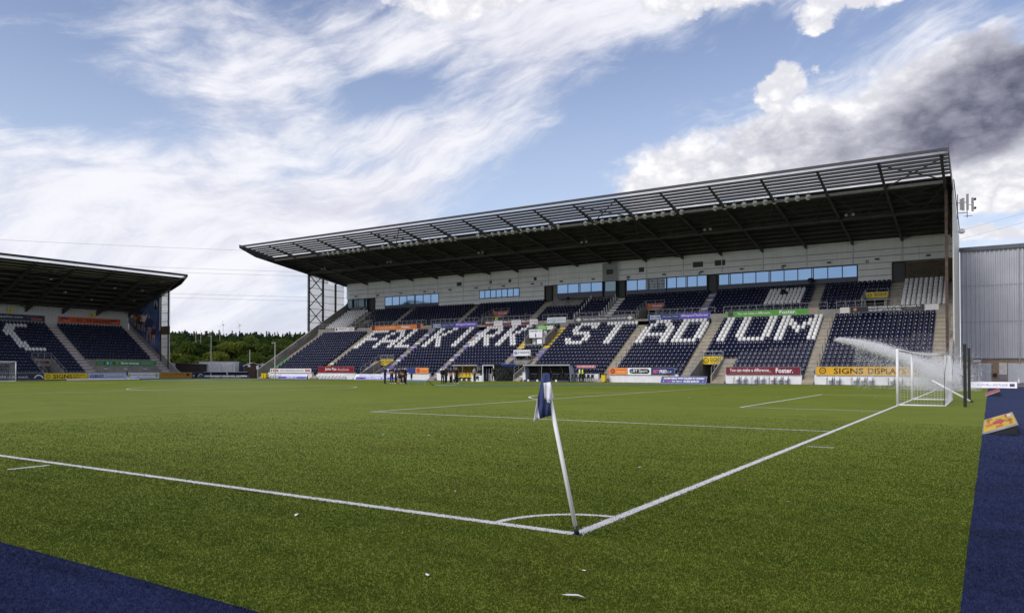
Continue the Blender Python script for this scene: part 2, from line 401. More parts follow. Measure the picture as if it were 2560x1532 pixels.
LINE = turfmat('white_turf', (0.60, 0.60, 0.60), (0.70, 0.70, 0.69), (0.80, 0.80, 0.80), 60)
WILD = turfmat('rough_grass', (0.05, 0.065, 0.016), (0.075, 0.085, 0.025), (0.13, 0.14, 0.05), 6)
def sheet(name, x0, x1, y0, y1, z, m):
    o = MB().add([(x0,y0,z),(x1,y0,z),(x1,y1,z),(x0,y1,z)], [(0,1,2,3)]).build(name, m); return tag(o, kind='structure')
sheet('ground', -3000, 3000, -3000, 3000, -0.03, WILD)
sheet('tarmac_apron', -135, 45, -18, 112, -0.012, TARMAC)
sheet('blue_surround', -106.5, 9.5, -9, 74.0, -0.004, BLUET)
rngs = random.Random(2); seam = [(GX0, GY0)] + [(GX0 + (GX1-GX0)*k/60, GY0 + rngs.uniform(-.012,.012)) for k in range(1, 60)] + [(GX1, GY0)] + [(GX1 + rngs.uniform(-.012,.012), GY0 + (GY1-GY0)*k/60) for k in range(1, 60)] + [(GX1, GY1), (GX0, GY1)]
tag(MB().add([(x, y, .004) for x, y in seam], [tuple(range(len(seam)))]).build('pitch', GRASS), kind='structure')
# painted lines, 12 cm wide, each line its own strip
def strip(x0, x1, y0, y1): return [(x0,y0),(x1,y0),(x1,y1),(x0,y1)]
LW = 0.12; lines = []
LZ = [0.0]
def lay(name, polys):
    mb = MB()
    for p in polys: mb.add([(x, y, 0.009) for x, y in p], [tuple(range(len(p)))])
    return tag(mb.build(name, LINE), kind='structure')
def arc(cx, cy, r, a0, a1, n=40, w=LW):
    out = []
    for i in range(n):
        t0, t1 = a0 + (a1-a0)*i/n, a0 + (a1-a0)*(i+1)/n
        out.append([(cx+(r-w/2)*math.cos(t0), cy+(r-w/2)*math.sin(t0)), (cx+(r+w/2)*math.cos(t0), cy+(r+w/2)*math.sin(t0)),
                    (cx+(r+w/2)*math.cos(t1), cy+(r+w/2)*math.sin(t1)), (cx+(r-w/2)*math.cos(t1), cy+(r-w/2)*math.sin(t1))])
    return out
CY = PW/2; h = LW/2
lay('touchline_marking', [strip(-PL, -0.06, -h, h)]); lay('touchline_marking', [strip(-PL, -0.06, PW-h, PW+h)])
lay('goal_line_marking', [strip(-h, h, 0.06, PW-0.06)]); lay('goal_line_marking', [strip(-PL-h, -PL+h, 0.06, PW-0.06)])
lay('corner_marking', [strip(-0.06, 0.06, -0.06, 0.06)])
lay('halfway_marking', [strip(-PL/2-h, -PL/2+h, h, PW-h)])
lay('centre_circle_marking', arc(-PL/2, CY, 9.15, 0.013, math.pi-0.013) )
lay('centre_circle_marking', arc(-PL/2, CY, 9.15, math.pi+0.013, 2*math.pi-0.013))
for gx, s in ((0, -1), (-PL, 1)):
    for nm, dp, hw in (('penalty_area_marking', 16.5, 20.16), ('goal_area_marking', 5.5, 9.16)):
        xa = gx + s*h; xb = gx + s*(dp - h); xc = gx + s*(dp + h)
        lo_, hi_ = min(xa, xb), max(xa, xb)
        lay(nm, [strip(lo_, hi_, CY-hw-h, CY-hw+h), strip(lo_, hi_, CY+hw-h, CY+hw+h), strip(min(xb,xc), max(xb,xc), CY-hw-h, CY+hw+h)])
    a = math.acos(5.5/9.15) - 0.02
    lay('penalty_arc_marking', arc(gx + s*11, CY, 9.15, (math.pi if s < 0 else 0) - a, (math.pi if s < 0 else 0) + a, 24))
    lay('penalty_spot_marking', arc(gx + s*11, CY, 0.06, 0, 2*math.pi, 12, 0.12))
lay('corner_arc_marking', arc(0, 0, 1.0, R(94), R(176), 24, 0.09))
lay('corner_arc_marking', arc(0, PW, 1.0, R(184), R(266), 16, 0.09))
lay('distance_marking', [strip(0.22, 0.75, 10.11, 10.19)]); lay('distance_marking', [strip(-10.2, -10.1, -0.85, -0.2)])
# --- standing fibres near the camera, where single blades can be made out
def inside(P):
    """keep what the lens (and a step to either side) can see"""
    d = P - np.array([cam.location.x, cam.location.y]); f = d @ np.array([-math.sin(YAW), math.cos(YAW)]); r = d @ np.array([math.cos(YAW), math.sin(YAW)])
    return (f > 2.2) & (np.abs(r) < 0.78 * f + 1.2), f
def linemask(x, y, n):
    e = 0.045 + 0.03*n
    m = (np.abs(y) < e) & (x < 0.02) | (np.abs(x) < e) & (y > -0.02)
    rr = np.hypot(x, y); m |= (np.abs(rr-1) < e*0.75) & (x < 0) & (y > 0)
    m |= (np.abs(x-0.48) < 0.27) & (np.abs(y-10.15) < 0.03) | (np.abs(y+0.52) < 0.33) & (np.abs(x+10.15) < 0.045)
    return m
def blades(name, label, x0, x1, y0, y1, mats, marks, hgt):
    vs = []; mi = []
    n = int((x1-x0)*(y1-y0)*17000); step = 500000
    for k in range(0, n, step):
        m = min(step, n-k); P = np.random.rand(m, 2) * [x1-x0, y1-y0] + [x0, y0]
        ok, f = inside(P); ok &= np.random.rand(m) < np.exp(-(f-3.0)/4.2); P = P[ok]; f = f[ok]; m = len(P)
        if not m: continue
        th = np.random.rand(m)*2*math.pi; H = hgt*(0.6+0.6*np.random.rand(m)); lean = np.random.rand(m)*0.85*H; la = np.random.rand(m)*2*math.pi
        W = 0.0029*(0.6+0.8*np.random.rand(m))*(1+np.maximum(0, f-3)*0.14)
        ux, uy = np.cos(th)*W, np.sin(th)*W
        A = np.stack([P[:,0]-ux, P[:,1]-uy, np.full(m, 0.003)], 1); B = np.stack([P[:,0]+ux, P[:,1]+uy, np.full(m, 0.003)], 1)
        T = np.stack([P[:,0]+np.cos(la)*lean, P[:,1]+np.sin(la)*lean, H], 1)
        vs.append(np.stack([A, B, T], 1).reshape(-1, 3))
        mi.append(linemask(P[:,0], P[:,1], np.random.randn(m)).astype(np.int32) if marks else np.zeros(m, np.int32))
    V = np.concatenate(vs); F = np.arange(len(V)).reshape(-1, 3)
    o = link(name, arrmesh(name, V, F, mats, np.concatenate(mi)))
    return tag(o, label, 'turf', kind='stuff')
blades('green_turf_fibres', 'short green artificial grass around the corner arc', -22, GX1, GY0, 19, [FIBRE, LINE], True, 0.019)
blades('blue_turf_fibres', 'short blue artificial turf at the near left edge', -7, 3.3, -6, GY0, [BLUEF], False, 0.018)
blades('blue_turf_fibres', 'short blue artificial turf along the right edge', GX1, 8, -4, 18, [BLUEF], False, 0.018)

# --- hillside behind the far corner
def azpt(xd, dist):
    """ground point seen at photograph column xd (of 2480) at a distance"""
    a = math.atan((xd*1.03226-1280)/1857.5); c, s = math.cos(YAW), math.sin(YAW)
    return (cam.location.x + dist*(math.sin(a)*c - math.cos(a)*s), cam.location.y + dist*(math.cos(a)*c + math.sin(a)*s))
def hill_z(d): return 0.0 if d < 190 else (d-190)/210*3.5 if d < 400 else 3.5 + (d-400)/500*28 if d < 900 else 31.5
mb = MB(); ds = [160, 190, 260, 400, 520, 650, 780, 900, 1300]; xs = list(range(-700, 1700, 120))
vs = []
for d in ds:
    for xd in xs:
        p = azpt(xd, d); vs.append((p[0], p[1], hill_z(d) - (0.1 if d == 160 else 0) - (4 if d > 1000 else 0) + 1.2*math.sin(xd*0.013+d)*(d > 400)))
n = len(xs); mb.add(vs, [(i*n+k, i*n+k+1, (i+1)*n+k+1, (i+1)*n+k) for i in range(len(ds)-1) for k in range(n-1)])
tag(mb.build('hillside', WILD), kind='structure')

# ================================================================== seats
def seat_parts():
    """tip-up seat facing -Y, origin on the tread under its back"""
    mb = MB()
    mb.add([(-.195,.05,.30),(.195,.05,.30),(.205,.03,.55),(-.205,.03,.55),(.185,.075,.78),(-.185,.075,.78),(.10,.09,.815),(-.10,.09,.815),
            (-.195,.10,.30),(.195,.10,.30),(.185,.115,.78),(-.185,.115,.78),(.10,.12,.815),(-.10,.12,.815)],
           [(0,1,2,3),(3,2,4,5),(5,4,6,7),(9,8,11,10),(10,11,13,12),(0,3,5,11,8),(1,9,10,4,2),(4,10,12,6),(5,7,13,11),(6,12,13,7)])
    # folded pan, its rounded front lip uppermost, with a white number plate on the lip
    mb.add([(-.18,-.06,.26),(.18,-.06,.26),(.19,-.115,.50),(-.19,-.115,.50),(.18,-.10,.57),(-.18,-.10,.57),(.17,-.04,.595),(-.17,-.04,.595),(.17,.0,.55),(-.17,.0,.55),(-.18,.02,.26),(.18,.02,.26)],
           [(0,1,2,3),(3,2,4,5),(5,4,6,7),(7,6,8,9),(0,3,5,7,9,10),(1,11,8,6,4,2),(9,8,11,10),(0,10,11,1)])
    mb.add([(-.042,-.116,.535),(.042,-.116,.535),(.042,-.099,.588),(-.042,-.099,.588)], [(0,1,2,3)], 1)
    mb.box(-.03,.03,.0,.09,.0,.28)
    return mb
PLATE = pm('seat_number_plate', (0.42, 0.44, 0.52), 0.3, var=0.7, scale=2.3)
SEATMB = seat_parts()
SEAT_NAVY = SEATMB.mesh('stadium_seat', [NAVYSEAT, PLATE]); SEAT_WHITE = SEATMB.mesh('stadium_seat', [WHITESEAT, PLATE])
def tri_arrays(me):
    bm = bmesh.new(); bm.from_mesh(me); bmesh.ops.triangulate(bm, faces=bm.faces); bm.verts.ensure_lookup_table()
    V = np.array([v.co for v in bm.verts]); F = np.array([[v.index for v in f.verts] for f in bm.faces]); M_ = np.array([f.material_index for f in bm.faces]); bm.free(); return V, F, M_
SV, SF, SM = tri_arrays(SEAT_NAVY)
def seat_mass(name, pos, rz, mat, label, group):
    pos = np.array(pos); c, s = math.cos(rz), math.sin(rz)
    B = SV @ np.array([[c, s, 0], [-s, c, 0], [0, 0, 1]])
    V = (B[None] + pos[:, None]).reshape(-1, 3); F = (SF[None] + (np.arange(len(pos)) * len(SV))[:, None, None]).reshape(-1, 3)
    return tag(link(name, arrmesh(name, V, F, [mat, PLATE], np.tile(SM, len(pos)))), label, 'seats', group, 'stuff')
GLY = {
'S': [" XXXXXX","XX   XX","XX     "," XXXXX ","     XX","XX   XX"," XXXXX "],
'T': ["XXXXXXXXX"] + ["   XX    "]*6,
'A': ["  XXXX  "," XX  XX ","XX    XX","XX    XX","XXXXXXXX","XX    XX","XX    XX"],
'D': ["XXXXXX ","XX   XX","XX   XX","XX   XX","XX   XX","XX   XX","XXXXXX "],
'I': ["XX"]*7, 'L': ["XX     "]*6 + ["XXXXXXX"],
'U': ["XX    XX"]*6 + [" XXXXXX "],
'M': ["XX     XX","XXX   XXX","XXXX XXXX","XX XXX XX","XX  X  XX","XX     XX","XX     XX"],
'F': ["XXXXXXX","XX     ","XX     ","XXXXXX ","XX     ","XX     ","XX     "],
'K': ["XX   XX","XX  XX ","XX XX  ","XXXX   ","XX XX  ","XX  XX ","XX   XX"],
'R': ["XXXXXX ","XX   XX","XX   XX","XXXXXX ","XX XX  ","XX  XX ","XX   XX"],
}

# ================================================================== MAIN STAND (along the far touchline, faces -Y)
ST = empty('main_stand', (-49.3, 74.55, 0), 0, 'long covered stand with letters in white seats along the far touchline', 'grandstand')
def sp(mb, name, mats, parent=ST, smooth=False):
    """part of the main stand given in world coordinates"""
    o = mb.build(name, mats, None, smooth)
    o.parent = parent
    o.matrix_parent_inverse = Matrix.Translation(-Vector((-49.3, 74.55, 0)))
    return o
def sub(mb, name, mats, parent):
    o = mb.build(name, mats, None); o.parent = parent; return o
XL, XR = -98.83, 0.14
LY = lambda i: 75.0 + 0.75*i
LZr = lambda i: 0.50 + 0.45*i
UY = lambda i: 88.2 + 0.75*i
UZ = lambda i: 8.5 + 0.45*i
NLO, NUP = 16, 8
AISLE_LO = [(-98.6,-97.1,'g'),(-86.3,-84.8,'m'),(-72.9,-71.4,'p'),(-62.6,-61.3,'p'),(-36.4,-34.95,'c'),(-26.4,-24.9,'c'),(-13.0,-11.75,'c'),(-1.45,-0.1,'c')]
SIDE_STAIR = [(-77.0,-75.6,'p',0,5),(-22.5,-20.95,'c',0,5),(-52.6,-51.3,'y',5,16),(-48.4,-47.2,'y',0,16)]
VOM_LO = [(-75.6,-73.0,5),(-24.9,-22.5,5),(-51.3,-48.4,5)]
BLOCKS = [(-97.1,-86.3,''),(-84.8,-72.9,'FAL'),(-71.4,-62.6,'KI'),(-61.3,-52.6,'RK'),(-47.2,-36.4,'ST'),(-34.95,-26.4,'AD'),(-24.9,-13.0,'IUM'),(-11.75,-1.45,'')]
GOFF = {'FAL':(0,8,17),'KI':(2,13),'RK':(0,9),'ST':(3,12),'AD':(0,9),'IUM':(1,5,14)}
# --- terrace: concrete treads cut by the mouths of the gangways
mb = MB()
for i in range(NLO):
    y0, y1, z = LY(i), LY(i+1), LZr(i)
    cuts = sorted([(a, b) for a, b, n in VOM_LO if i < n] + ([(-51.3,-48.4)] if 9 <= i < 13 else []))
    x = XL
    for a, b in cuts + [(XR, XR)]:
        if a > x: mb.box(x, a, y0, y1, z-0.5, z)
        x = b
sp(mb, 'lower_terrace', CONC)
VOM_UP = [(-91.2,-88.7,4),(-63.1,-60.1,4),(-37.1,-34.4,4),(-9.0,-6.55,4)]
mb = MB()
for i in range(NUP):
    x = XL
    for a, b in [(a, b) for a, b, n in VOM_UP if i < n] + [(XR, XR)]:
        if a > x: mb.box(x, a, UY(i), UY(i+1), UZ(i)-0.5, UZ(i))
        x = b
mb.box(XL, XR, 87.0, 88.195, 7.3, 8.02)
sp(mb, 'upper_terrace', CONC)
def stair(x0, x1, kind, yf, zf, i0, i1, low=False):
    mb = MB(); mats = [STEP, PURPLE, YELLOW, WHITEPAINT, pm('green_print',(.08,.33,.10),.6), pm('red_print',(.42,.08,.05),.6)]; k = 0
    for i in range(i0, i1):
        y, z = yf(i), zf(i)
        for (a, b, dz) in ((0.004, 0.375, 0.024), (0.375, 0.75, 0.225)):
            mi = 0
            if kind == 'p': mi = (1, 1, 3)[k % 3] if i % 4 else 0
            if kind == 'y': mi = 2 if i > 8 else (1 if i > 5 else (3 if i < 4 and k % 2 else 0))
            if kind == 'g': mi = 4 if i < 7 else 0
            if kind == 'm': mi = (2, 3, 1, 5)[k % 4] if i < 5 else 0
            if kind == 'w': mi = 3 if k % 2 else 0
            mb.box(x0+0.05, x1-0.05, y+a, y+b-0.004, z-0.1, z+dz, 0 if mi else mi)
            if mi: mb.box(x0+0.06, x1-0.06, y+a-0.006, y+a, z-0.06 if a < .1 else z+0.03, z+dz-0.01, mi)
            k += 1
    if low and i0 == 0:
        for j in range(3): mb.box(x0+0.05, x1-0.05, 74.07+0.31*j, 74.07+0.31*(j+1)-0.004, 0, 0.15*(j+1)+0.02, 1 if (kind == 'p' and j % 2) else 0)
    return sp(mb, 'stairway', mats)
for a, b, k in AISLE_LO: stair(a, b, k, LY, LZr, 0, NLO, True)
for a, b, k, i0, i1 in SIDE_STAIR: stair(a, b, k, LY, LZr, i0, i1, True)
AISLE_UP = [(-92.9,-91.4,'c'),(-83.0,-81.6,'c'),(-68.9,-67.6,'c'),(-55.2,-53.7,'c'),(-42.6,-41.3,'w'),(-28.9,-27.8,'p'),(-15.2,-14.0,'c'),(-6.5,-5.1,'c')]
for a, b, k in AISLE_UP: stair(a, b, k, UY, UZ, 0, NUP)
# --- front wall
openings = sorted([(a, b) for a, b, k in AISLE_LO] + [(a, b) for a, b, n in VOM_LO] + [(-77.0,-75.6),(-22.5,-20.95),(-48.4,-47.2)])
x = XL
for a, b in openings + [(XR, XR)]:
    if a - x > 0.3:
        sp(MB().box(x, a, 74.62, 75.0, 0, 0.98), 'front_wall', WHITEPAINT)
    x = max(x, b)
# --- gangway mouths: side walls following the rake, lintel, back room
for (a, b, n) in VOM_LO:
    yb = LY(n)
    for xx in (a-0.12, b-0.02):
        sp(MB().prism([(74.3,0),(yb+0.1,0),(yb+0.1,LZr(n)+0.15),(74.3,0.85)], 'x', xx, xx+0.14), 'gangway_side_wall', CONC)
    sp(MB().box(a+0.02, b-0.02, yb+0.001, yb+0.18, 2.12, LZr(n)-0.52), 'lintel', CONC)
    rm = MB().box(a-0.3, b+0.3, yb+5.0, yb+5.2, 0, 2.6).box(a-0.3, a-0.1, yb+0.2, yb+5, 0, 2.6).box(b+0.1, b+0.3, yb+0.2, yb+5, 0, 2.6).box(a-0.3, b+0.3, yb+0.2, yb+5.2, 2.6, 2.7)
    sp(rm, 'gangway_passage', CONC)
for (a, b, n) in VOM_UP:
    yb = UY(n)
    for xx in (a-0.12, b-0.02):
        sp(MB().prism([(88.0,8.02),(yb+0.1,8.02),(yb+0.1,UZ(n)+0.12),(88.0,9.3)], 'x', xx, xx+0.14), 'gangway_side_wall', CONC)
    sp(MB().box(a+0.02, b-0.02, yb+0.001, yb+0.15, 10.05, UZ(n)-0.02), 'lintel', CONC)
    sp(MB().box(a-0.3, b+0.3, yb+2.5, yb+2.7, 8.2, 10.3).box(a-0.3, a-0.1, yb+0.2, yb+2.6, 8.2, 10.3).box(b+0.1, b+0.3, yb+0.2, yb+2.6, 8.2, 10.3).box(a, b, 88.2, yb+2.6, 7.9, 8.04), 'gangway_passage', CONC)
# --- players' entrance half way up: doorway with pale curtains
sp(MB().prism([(81.75,5.05),(85.0,5.05),(85.0,7.55),(81.75,5.85)], 'x', -51.42, -51.28), 'gangway_side_wall', CONC)
sp(MB().prism([(81.75,5.05),(85.0,5.05),(85.0,7.55),(81.75,5.85)], 'x', -48.42, -48.02), 'gangway_side_wall', CONC)
sp(MB().box(-51.25, -48.45, 81.8, 86.5, 4.62, 5.05), 'entrance_floor', CONC)
sp(MB().box(-51.25, -48.45, 86.4, 86.6, 5.05, 7.2), 'entrance_back_wall', BLACK)
mb = MB()
for x0 in (-50.9, -49.1):
    mb.add([(x0+0.05*k, 83.2+0.05*(k % 2), z) for z in (5.06, 6.9) for k in range(11)], [(k, k+1, 12+k, 11+k) for k in range(10)])
sp(mb, 'doorway_curtain', WHITEPAINT)
# --- upstand under the boards at the top of the lower tier, and the rail above it
x = XL + 0.4
for a, b in [(-91.2,-88.7),(-63.1,-60.1),(-37.1,-34.4),(-9.0,-6.55),(XR-0.1,0)]:
    if a > x: sp(MB().box(x, a, 86.995-0.0, 87.12, 7.2, 8.62), 'upstand_wall', CONC)
    x = b if b > x else x
for a, b in [(-91.2,-88.7),(-63.1,-60.1),(-37.1,-34.4),(-9.0,-6.55)]:
    sp(MB().box(a, b, 87.0, 87.1, 7.2, 8.3), 'upstand_wall', CONC)
def railing(p, q, hgt=0.85, step=1.2, mid=True, name='railing', fn=None, r=0.028):
    p, q = Vector(p), Vector(q); L = (q-p).length; n = max(1, int(round(L/step))); mb = MB()
    for k in range(n+1):
        s = p.lerp(q, k/n); mb.tube([s, s+Vector((0,0,hgt))], r, 5)
    mb.tube([p+Vector((0,0,hgt)), q+Vector((0,0,hgt))], r*1.15, 6)
    if mid: mb.tube([p+Vector((0,0,hgt*0.5)), q+Vector((0,0,hgt*0.5))], r*0.8, 5)
    return (fn or (lambda m: sp(m, name, GALV)))(mb)
for a, b in [(-98.2,-85.2),(-84.6,-73.4),(-72.4,-62.9),(-62.3,-52.6),(-51.5,-47.4),(-46.4,-36.5),(-35.0,-26.0),(-24.9,-12.6),(-11.6,-0.4)]:
    railing((a, 87.06, 8.62), (b, 87.06, 8.62), 0.85, 1.0)
for (a, b, n) in VOM_LO[:2]:
    railing((a-0.05, 74.4, 0.9), (a-0.05, LY(n), LZr(n)+0.15), 0.85, 1.3); railing((b+0.05, 74.4, 0.9), (b+0.05, LY(n), LZr(n)+0.15), 0.85, 1.3)
    railing((a, LY(n)+0.06, LZr(n)+0.02), (b, LY(n)+0.06, LZr(n)+0.02), 0.85, 1.2)
railing((-48.35, 74.4, 0.9), (-48.35, LY(5), LZr(5)+0.15), 0.85, 1.3)
railing((-51.35, 81.8, 5.85), (-51.35, 85.0, 7.55), 0.85, 1.2); railing((-48.35, 81.8, 5.85), (-48.35, 85.0, 7.55), 0.85, 1.2)
for (a, b, n) in VOM_UP:
    railing((a, UY(n)+0.06, UZ(n)), (b, UY(n)+0.06, UZ(n)), 0.8, 1.2)
    railing((a-0.05, 88.2, 9.2), (a-0.05, UY(n), UZ(n)), 0.8, 1.2)
for xa in (-11.85, -34.9-0.1, -15.1):
    for i in range(0, 16, 2):
        yy, zz_ = (LY(i), LZr(i)) if xa != -15.1 else (UY(min(i//2, 7)), UZ(min(i//2, 7)))
        sp(MB().tube([(xa, yy+0.2, zz_), (xa, yy+0.2, zz_+1.0)], 0.028, 5), 'stair_post', DARKSTEEL)
for i in range(8):
    for xa in (-47.0, -43.0): sp(MB().box(xa, xa+.07, UY(i)+0.2, UY(i)+0.27, UZ(i), UZ(i)+0.95), 'dividing_post', WHITEPAINT)
# --- parapets at both ends, following the rake, and the end walls
for (xa, xb) in ((XL-0.25, XL+0.02), (XR-0.02, XR+0.28)):
    sp(MB().prism([(74.3,0),(95,0),(95,14.2),(94.3,13.55),(74.55,1.62),(74.3,1.5)], 'x', xa, xb), 'end_parapet', CONC)
mb = MB()
for k in range(3):
    pass
# left end: braced columns and milky sheets
for y in (85.55, 88.9, 92.0): sp(MB().box(XL-0.55, XL-0.28, y-0.14, y+0.14, 0, 20.9-0.17*(y-71.3)), 'end_column', DARKSTEEL)
mb = MB(); z0 = 9.2
for k in range(3):
    za, zb = 9.6+3.0*k, 12.6+3.0*k
    mb.beam((XL-0.42,85.55,za),(XL-0.42,88.9,zb),0.12,0.12).beam((XL-0.42,88.9,za),(XL-0.42,85.55,zb),0.12,0.12)
sp(mb, 'end_bracing', DARKSTEEL)
for k in range(8):
    z = 8.6 + 1.25*k; ya = 85.4
    sp(MB().box(XL-0.62, XL-0.56, ya, 94.4, z, z+0.07), 'end_girt', DARKSTEEL)
for k in range(8):
    za = 8.45 + 1.25*k; zb = min(za+1.25, 20.0)
    yb = 94.4 - max(0, (zb-17.5))*4.2 if zb > 17.5 else 94.4
    sp(MB().box(XL-0.70, XL-0.64, 85.4, max(yb, 86.5), za+0.01, zb-0.01), 'end_sheet', MILKY)
# right end: steel column, pale end wall
sp(MB().box(XR-0.36, XR-0.1, 79.2, 79.5, 2.9, 20.0), 'end_column', pm('rusty_steel', (0.07,0.042,0.03), 0.7, var=0.4, scale=3))
sp(MB().prism([(79.6,0),(95,0),(95,17.3),(79.6,19.9)], 'x', XR+0.29, XR+0.40), 'end_wall', CREAM)
sp(MB().beam((XR+0.46,79.0,20.4),(XR+0.46,95.2,17.7),0.08,0.14), 'end_trim', DARKSTEEL)
# --- back wall: cladding panels between the frames, in courses
FX = [XL + 5.5*k for k in range(19)]
LOWP = [(-91.4,-89.05),(-76.6,-68.05),(-60.1,-55.5),(-10.28,-6.5)]
BWALL = sp(MB().box(XL, XR, 94.75, 95.0, 8, 17.6), 'back_wall', CONC)
PIN = BWALL
def bp(x0, x1, z0, z1, y=94.34, m=WHITEWALL):
    if x1-x0 < 0.1: return
    o = MB().box(x0+0.02, x1-0.02, y, y+0.08, z0+0.032, z1-0.032).build('cladding_panel', m); o.parent = BWALL
for k in range(18):
    for z0, z1 in ((14.62,15.42),(15.42,16.22),(16.22,17.55)): bp(FX[k]+0.07, FX[k+1]-0.07, z0, z1)
def split(x0, x1):
    cs = [x0] + [f for f in FX if x0+0.3 < f < x1-0.3] + [x1]; return list(zip(cs[:-1], cs[1:]))
for a, b in LOWP:
    for x0, x1 in split(a, b):
        for z0, z1 in ((12.3,13.05),(13.05,13.85),(13.85,14.62)): bp(x0, x1, z0, z1)
for x0, x1 in split(-68.05,-60.1): bp(x0, x1, 12.3, 13.2)
for x in FX[1:-1]:
    o = MB().box(x-0.055, x+0.055, 94.27, 94.42, 12.3 if any(a <= x <= b for a, b in LOWP) else 14.62, 17.2).build('cover_strip', WHITEPAINT); o.parent = BWALL
sp(MB().box(-4.95, XR-0.1, 94.36, 94.6, 12.0, 14.45), 'brick_panel', BRICKD)
bk = ST.children[-1]
mb = MB()
for r_ in range(0, 14):
    for c_ in range(0, 10):
        x0 = -4.93 + c_*0.48 + (0.24 if r_ % 2 else 0)
        if x0 + 0.46 < XR-0.12: mb.box(x0, x0+0.46, 94.335, 94.362, 12.28+0.152*r_, 12.28+0.152*r_+0.14)
o = sp(mb, 'brick_courses', BRICKD); o['kind'] = 'stuff'
# --- windows
def window(x0, x1, z0, z1, panes, y=94.3, fascia=None, glass=GLASS, deep=0.22):
    fr = MB().box(x0, x1, y+0.1, y+deep+0.1, z0, z1)
    fr.box(x0, x1, y-0.03, y+0.1, z1-0.08, z1).box(x0, x1, y-0.03, y+0.1, z0, z0+0.08)
    tot = sum(panes); w = (x1-x0); xs_ = [x0]
    for p_ in panes: xs_.append(xs_[-1] + w*p_/tot)
    for x in xs_: fr.box(max(x0, x-0.05), min(x1, x+0.05), y-0.03, y+0.1, z0+0.08, z1-0.08)
    if fascia is not None: fr.box(x0, x1, y-0.02, y+0.3, fascia, z0-0.004)
    f = sp(fr, 'window', NAVYPAN)
    for a, b in zip(xs_[:-1], xs_[1:]):
        g = MB().box(a+0.06, b-0.06, y+0.02, y+0.05, z0+0.09, z1-0.09).build('pane', glass); g.parent = f
    return f
window(-98.45, -93.45, 12.95, 14.6, [1.1,.9,.5,2], fascia=12.3, glass=GREYGLASS)
window(-89.0, -76.6, 12.95, 14.6, [1,1,1,1,.15,1,1,1], fascia=12.42)
window(-68.0, -60.15, 13.22, 14.58, [1]*7)
window(-41.45, -35.3, 13.0, 14.6, [1.3,1.3,.12,1,1], fascia=12.42)
window(-35.2, -29.4, 13.0, 14.6, [1,1,.15,1,1], fascia=12.42)
window(-27.75, -10.35, 13.0, 14.55, [1,.15,1.25,1.25,1.25,.15,1.25,1.25,1.25,.15,1.25,1.25,1.25], fascia=12.42)
# notice panels with crests behind two panes
nb = MB().box(-38.45, -35.5, 94.285, 94.3, 13.12, 14.5).build('notice_panel', ink('#aab0bb')); nb.parent = ST; nb.matrix_parent_inverse = Matrix.Translation(-Vector((-49.3,74.55,0)))
for k, (x_, z_) in enumerate([(-37.4,14.2),(-35.9,14.2),(-37.9,13.75),(-37.1,13.75),(-36.4,13.75),(-35.8,13.75),(-37.9,13.35),(-37.1,13.35),(-36.4,13.35),(-35.8,13.35)]):
    g = MB().box(x_-0.16, x_+0.16, 94.276, 94.283, z_-0.06, z_+0.06).build('crest', ink('#2c3350')); g.parent = nb
# projecting bay with the widest panes
sp(MB().box(-54.1, -42.7, 93.9, 94.335, 14.63, 17.35), 'bay_front', WHITEWALL)
bay = ST.children[-1]
for z in (15.42, 16.22):
    o = MB().box(-54.12, -42.68, 93.885, 93.9, z-0.012, z+0.012).build('joint', DARKSTEEL); o.parent = bay
sp(MB().box(-45.15, -42.72, 93.86, 93.885, 14.64, 17.3), 'bay_grey_panel', pm('grey_cladding', (0.30,0.30,0.31), 0.5, var=0.06, streak=0.3))
window(-52.95, -45.2, 13.15, 14.62, [1,1,.12,1,1], y=93.95, fascia=12.35, deep=0.4)
window(-44.8, -43.0, 13.05, 14.62, [1], y=93.95, fascia=12.35, glass=GREYGLASS, deep=0.4)
for a, b in ((-93.2,-91.5),(-55.45,-54.15),(-42.9,-41.75),(-29.3,-28.05),(-6.45,-5.05)):
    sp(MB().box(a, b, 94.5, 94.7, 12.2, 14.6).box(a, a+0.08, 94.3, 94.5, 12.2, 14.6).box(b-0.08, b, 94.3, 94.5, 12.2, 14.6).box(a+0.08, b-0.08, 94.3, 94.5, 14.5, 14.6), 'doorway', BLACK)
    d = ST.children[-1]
for (x0, x1, z0, z1) in ((-31.4,-29.95,15.75,16.5),(-28.3,-26.85,15.75,16.5),(-44.5,-43.4,15.6,16.35),(-39.5,-38.7,15.65,16.35),(-72.7,-71.7,15.6,16.25),(-66,-65.5,15.6,16.1),(-62.2,-61.7,15.6,16.1),(-57.4,-56.9,15.6,16.1)):
    y_ = 93.84 if -54.1 < x0 < -42.7 else 94.31
    mb = MB().box(x0, x1, y_, y_+0.05, z0, z1)
    for k in range(5): mb.beam((x0+0.03, y_-0.015, z0+0.08+(z1-z0-0.16)*k/4), (x1-0.03, y_-0.015, z0+0.08+(z1-z0-0.16)*k/4), 0.05, 0.03)
    sp(mb, 'vent_grille', DARKSTEEL)
for k in range(18):
    x = FX[k] + 2.75; y_ = 93.86 if -54.1 < x < -42.7 else 94.3
    sp(MB().box(x-0.22, x+0.22, y_-0.32, y_-0.08, 14.98, 15.14).beam((x, y_+0.05, 15.12),(x, y_-0.2, 15.1), 0.06, 0.06), 'wall_lamp', BLACK)
for ch, x, z in (('A',-91,14.9),('B',-77.6,14.85),('C',-66,14.85),('D',-56,15.0),('E',-41.2,14.85),('F',-30.4,14.85),('G',-19.3,14.85),('H',-9.2,14.85)):
    board((x-0.2, 94.33, z-0.22), (1,0,0), (0,0,1), 0.4, 0.44, '#b9babd', '', [(ch, 0.2, 0.22, 0.24, 0.34, '#101010')], name='block_letter_plate', thick=0.008, parent=BWALL)
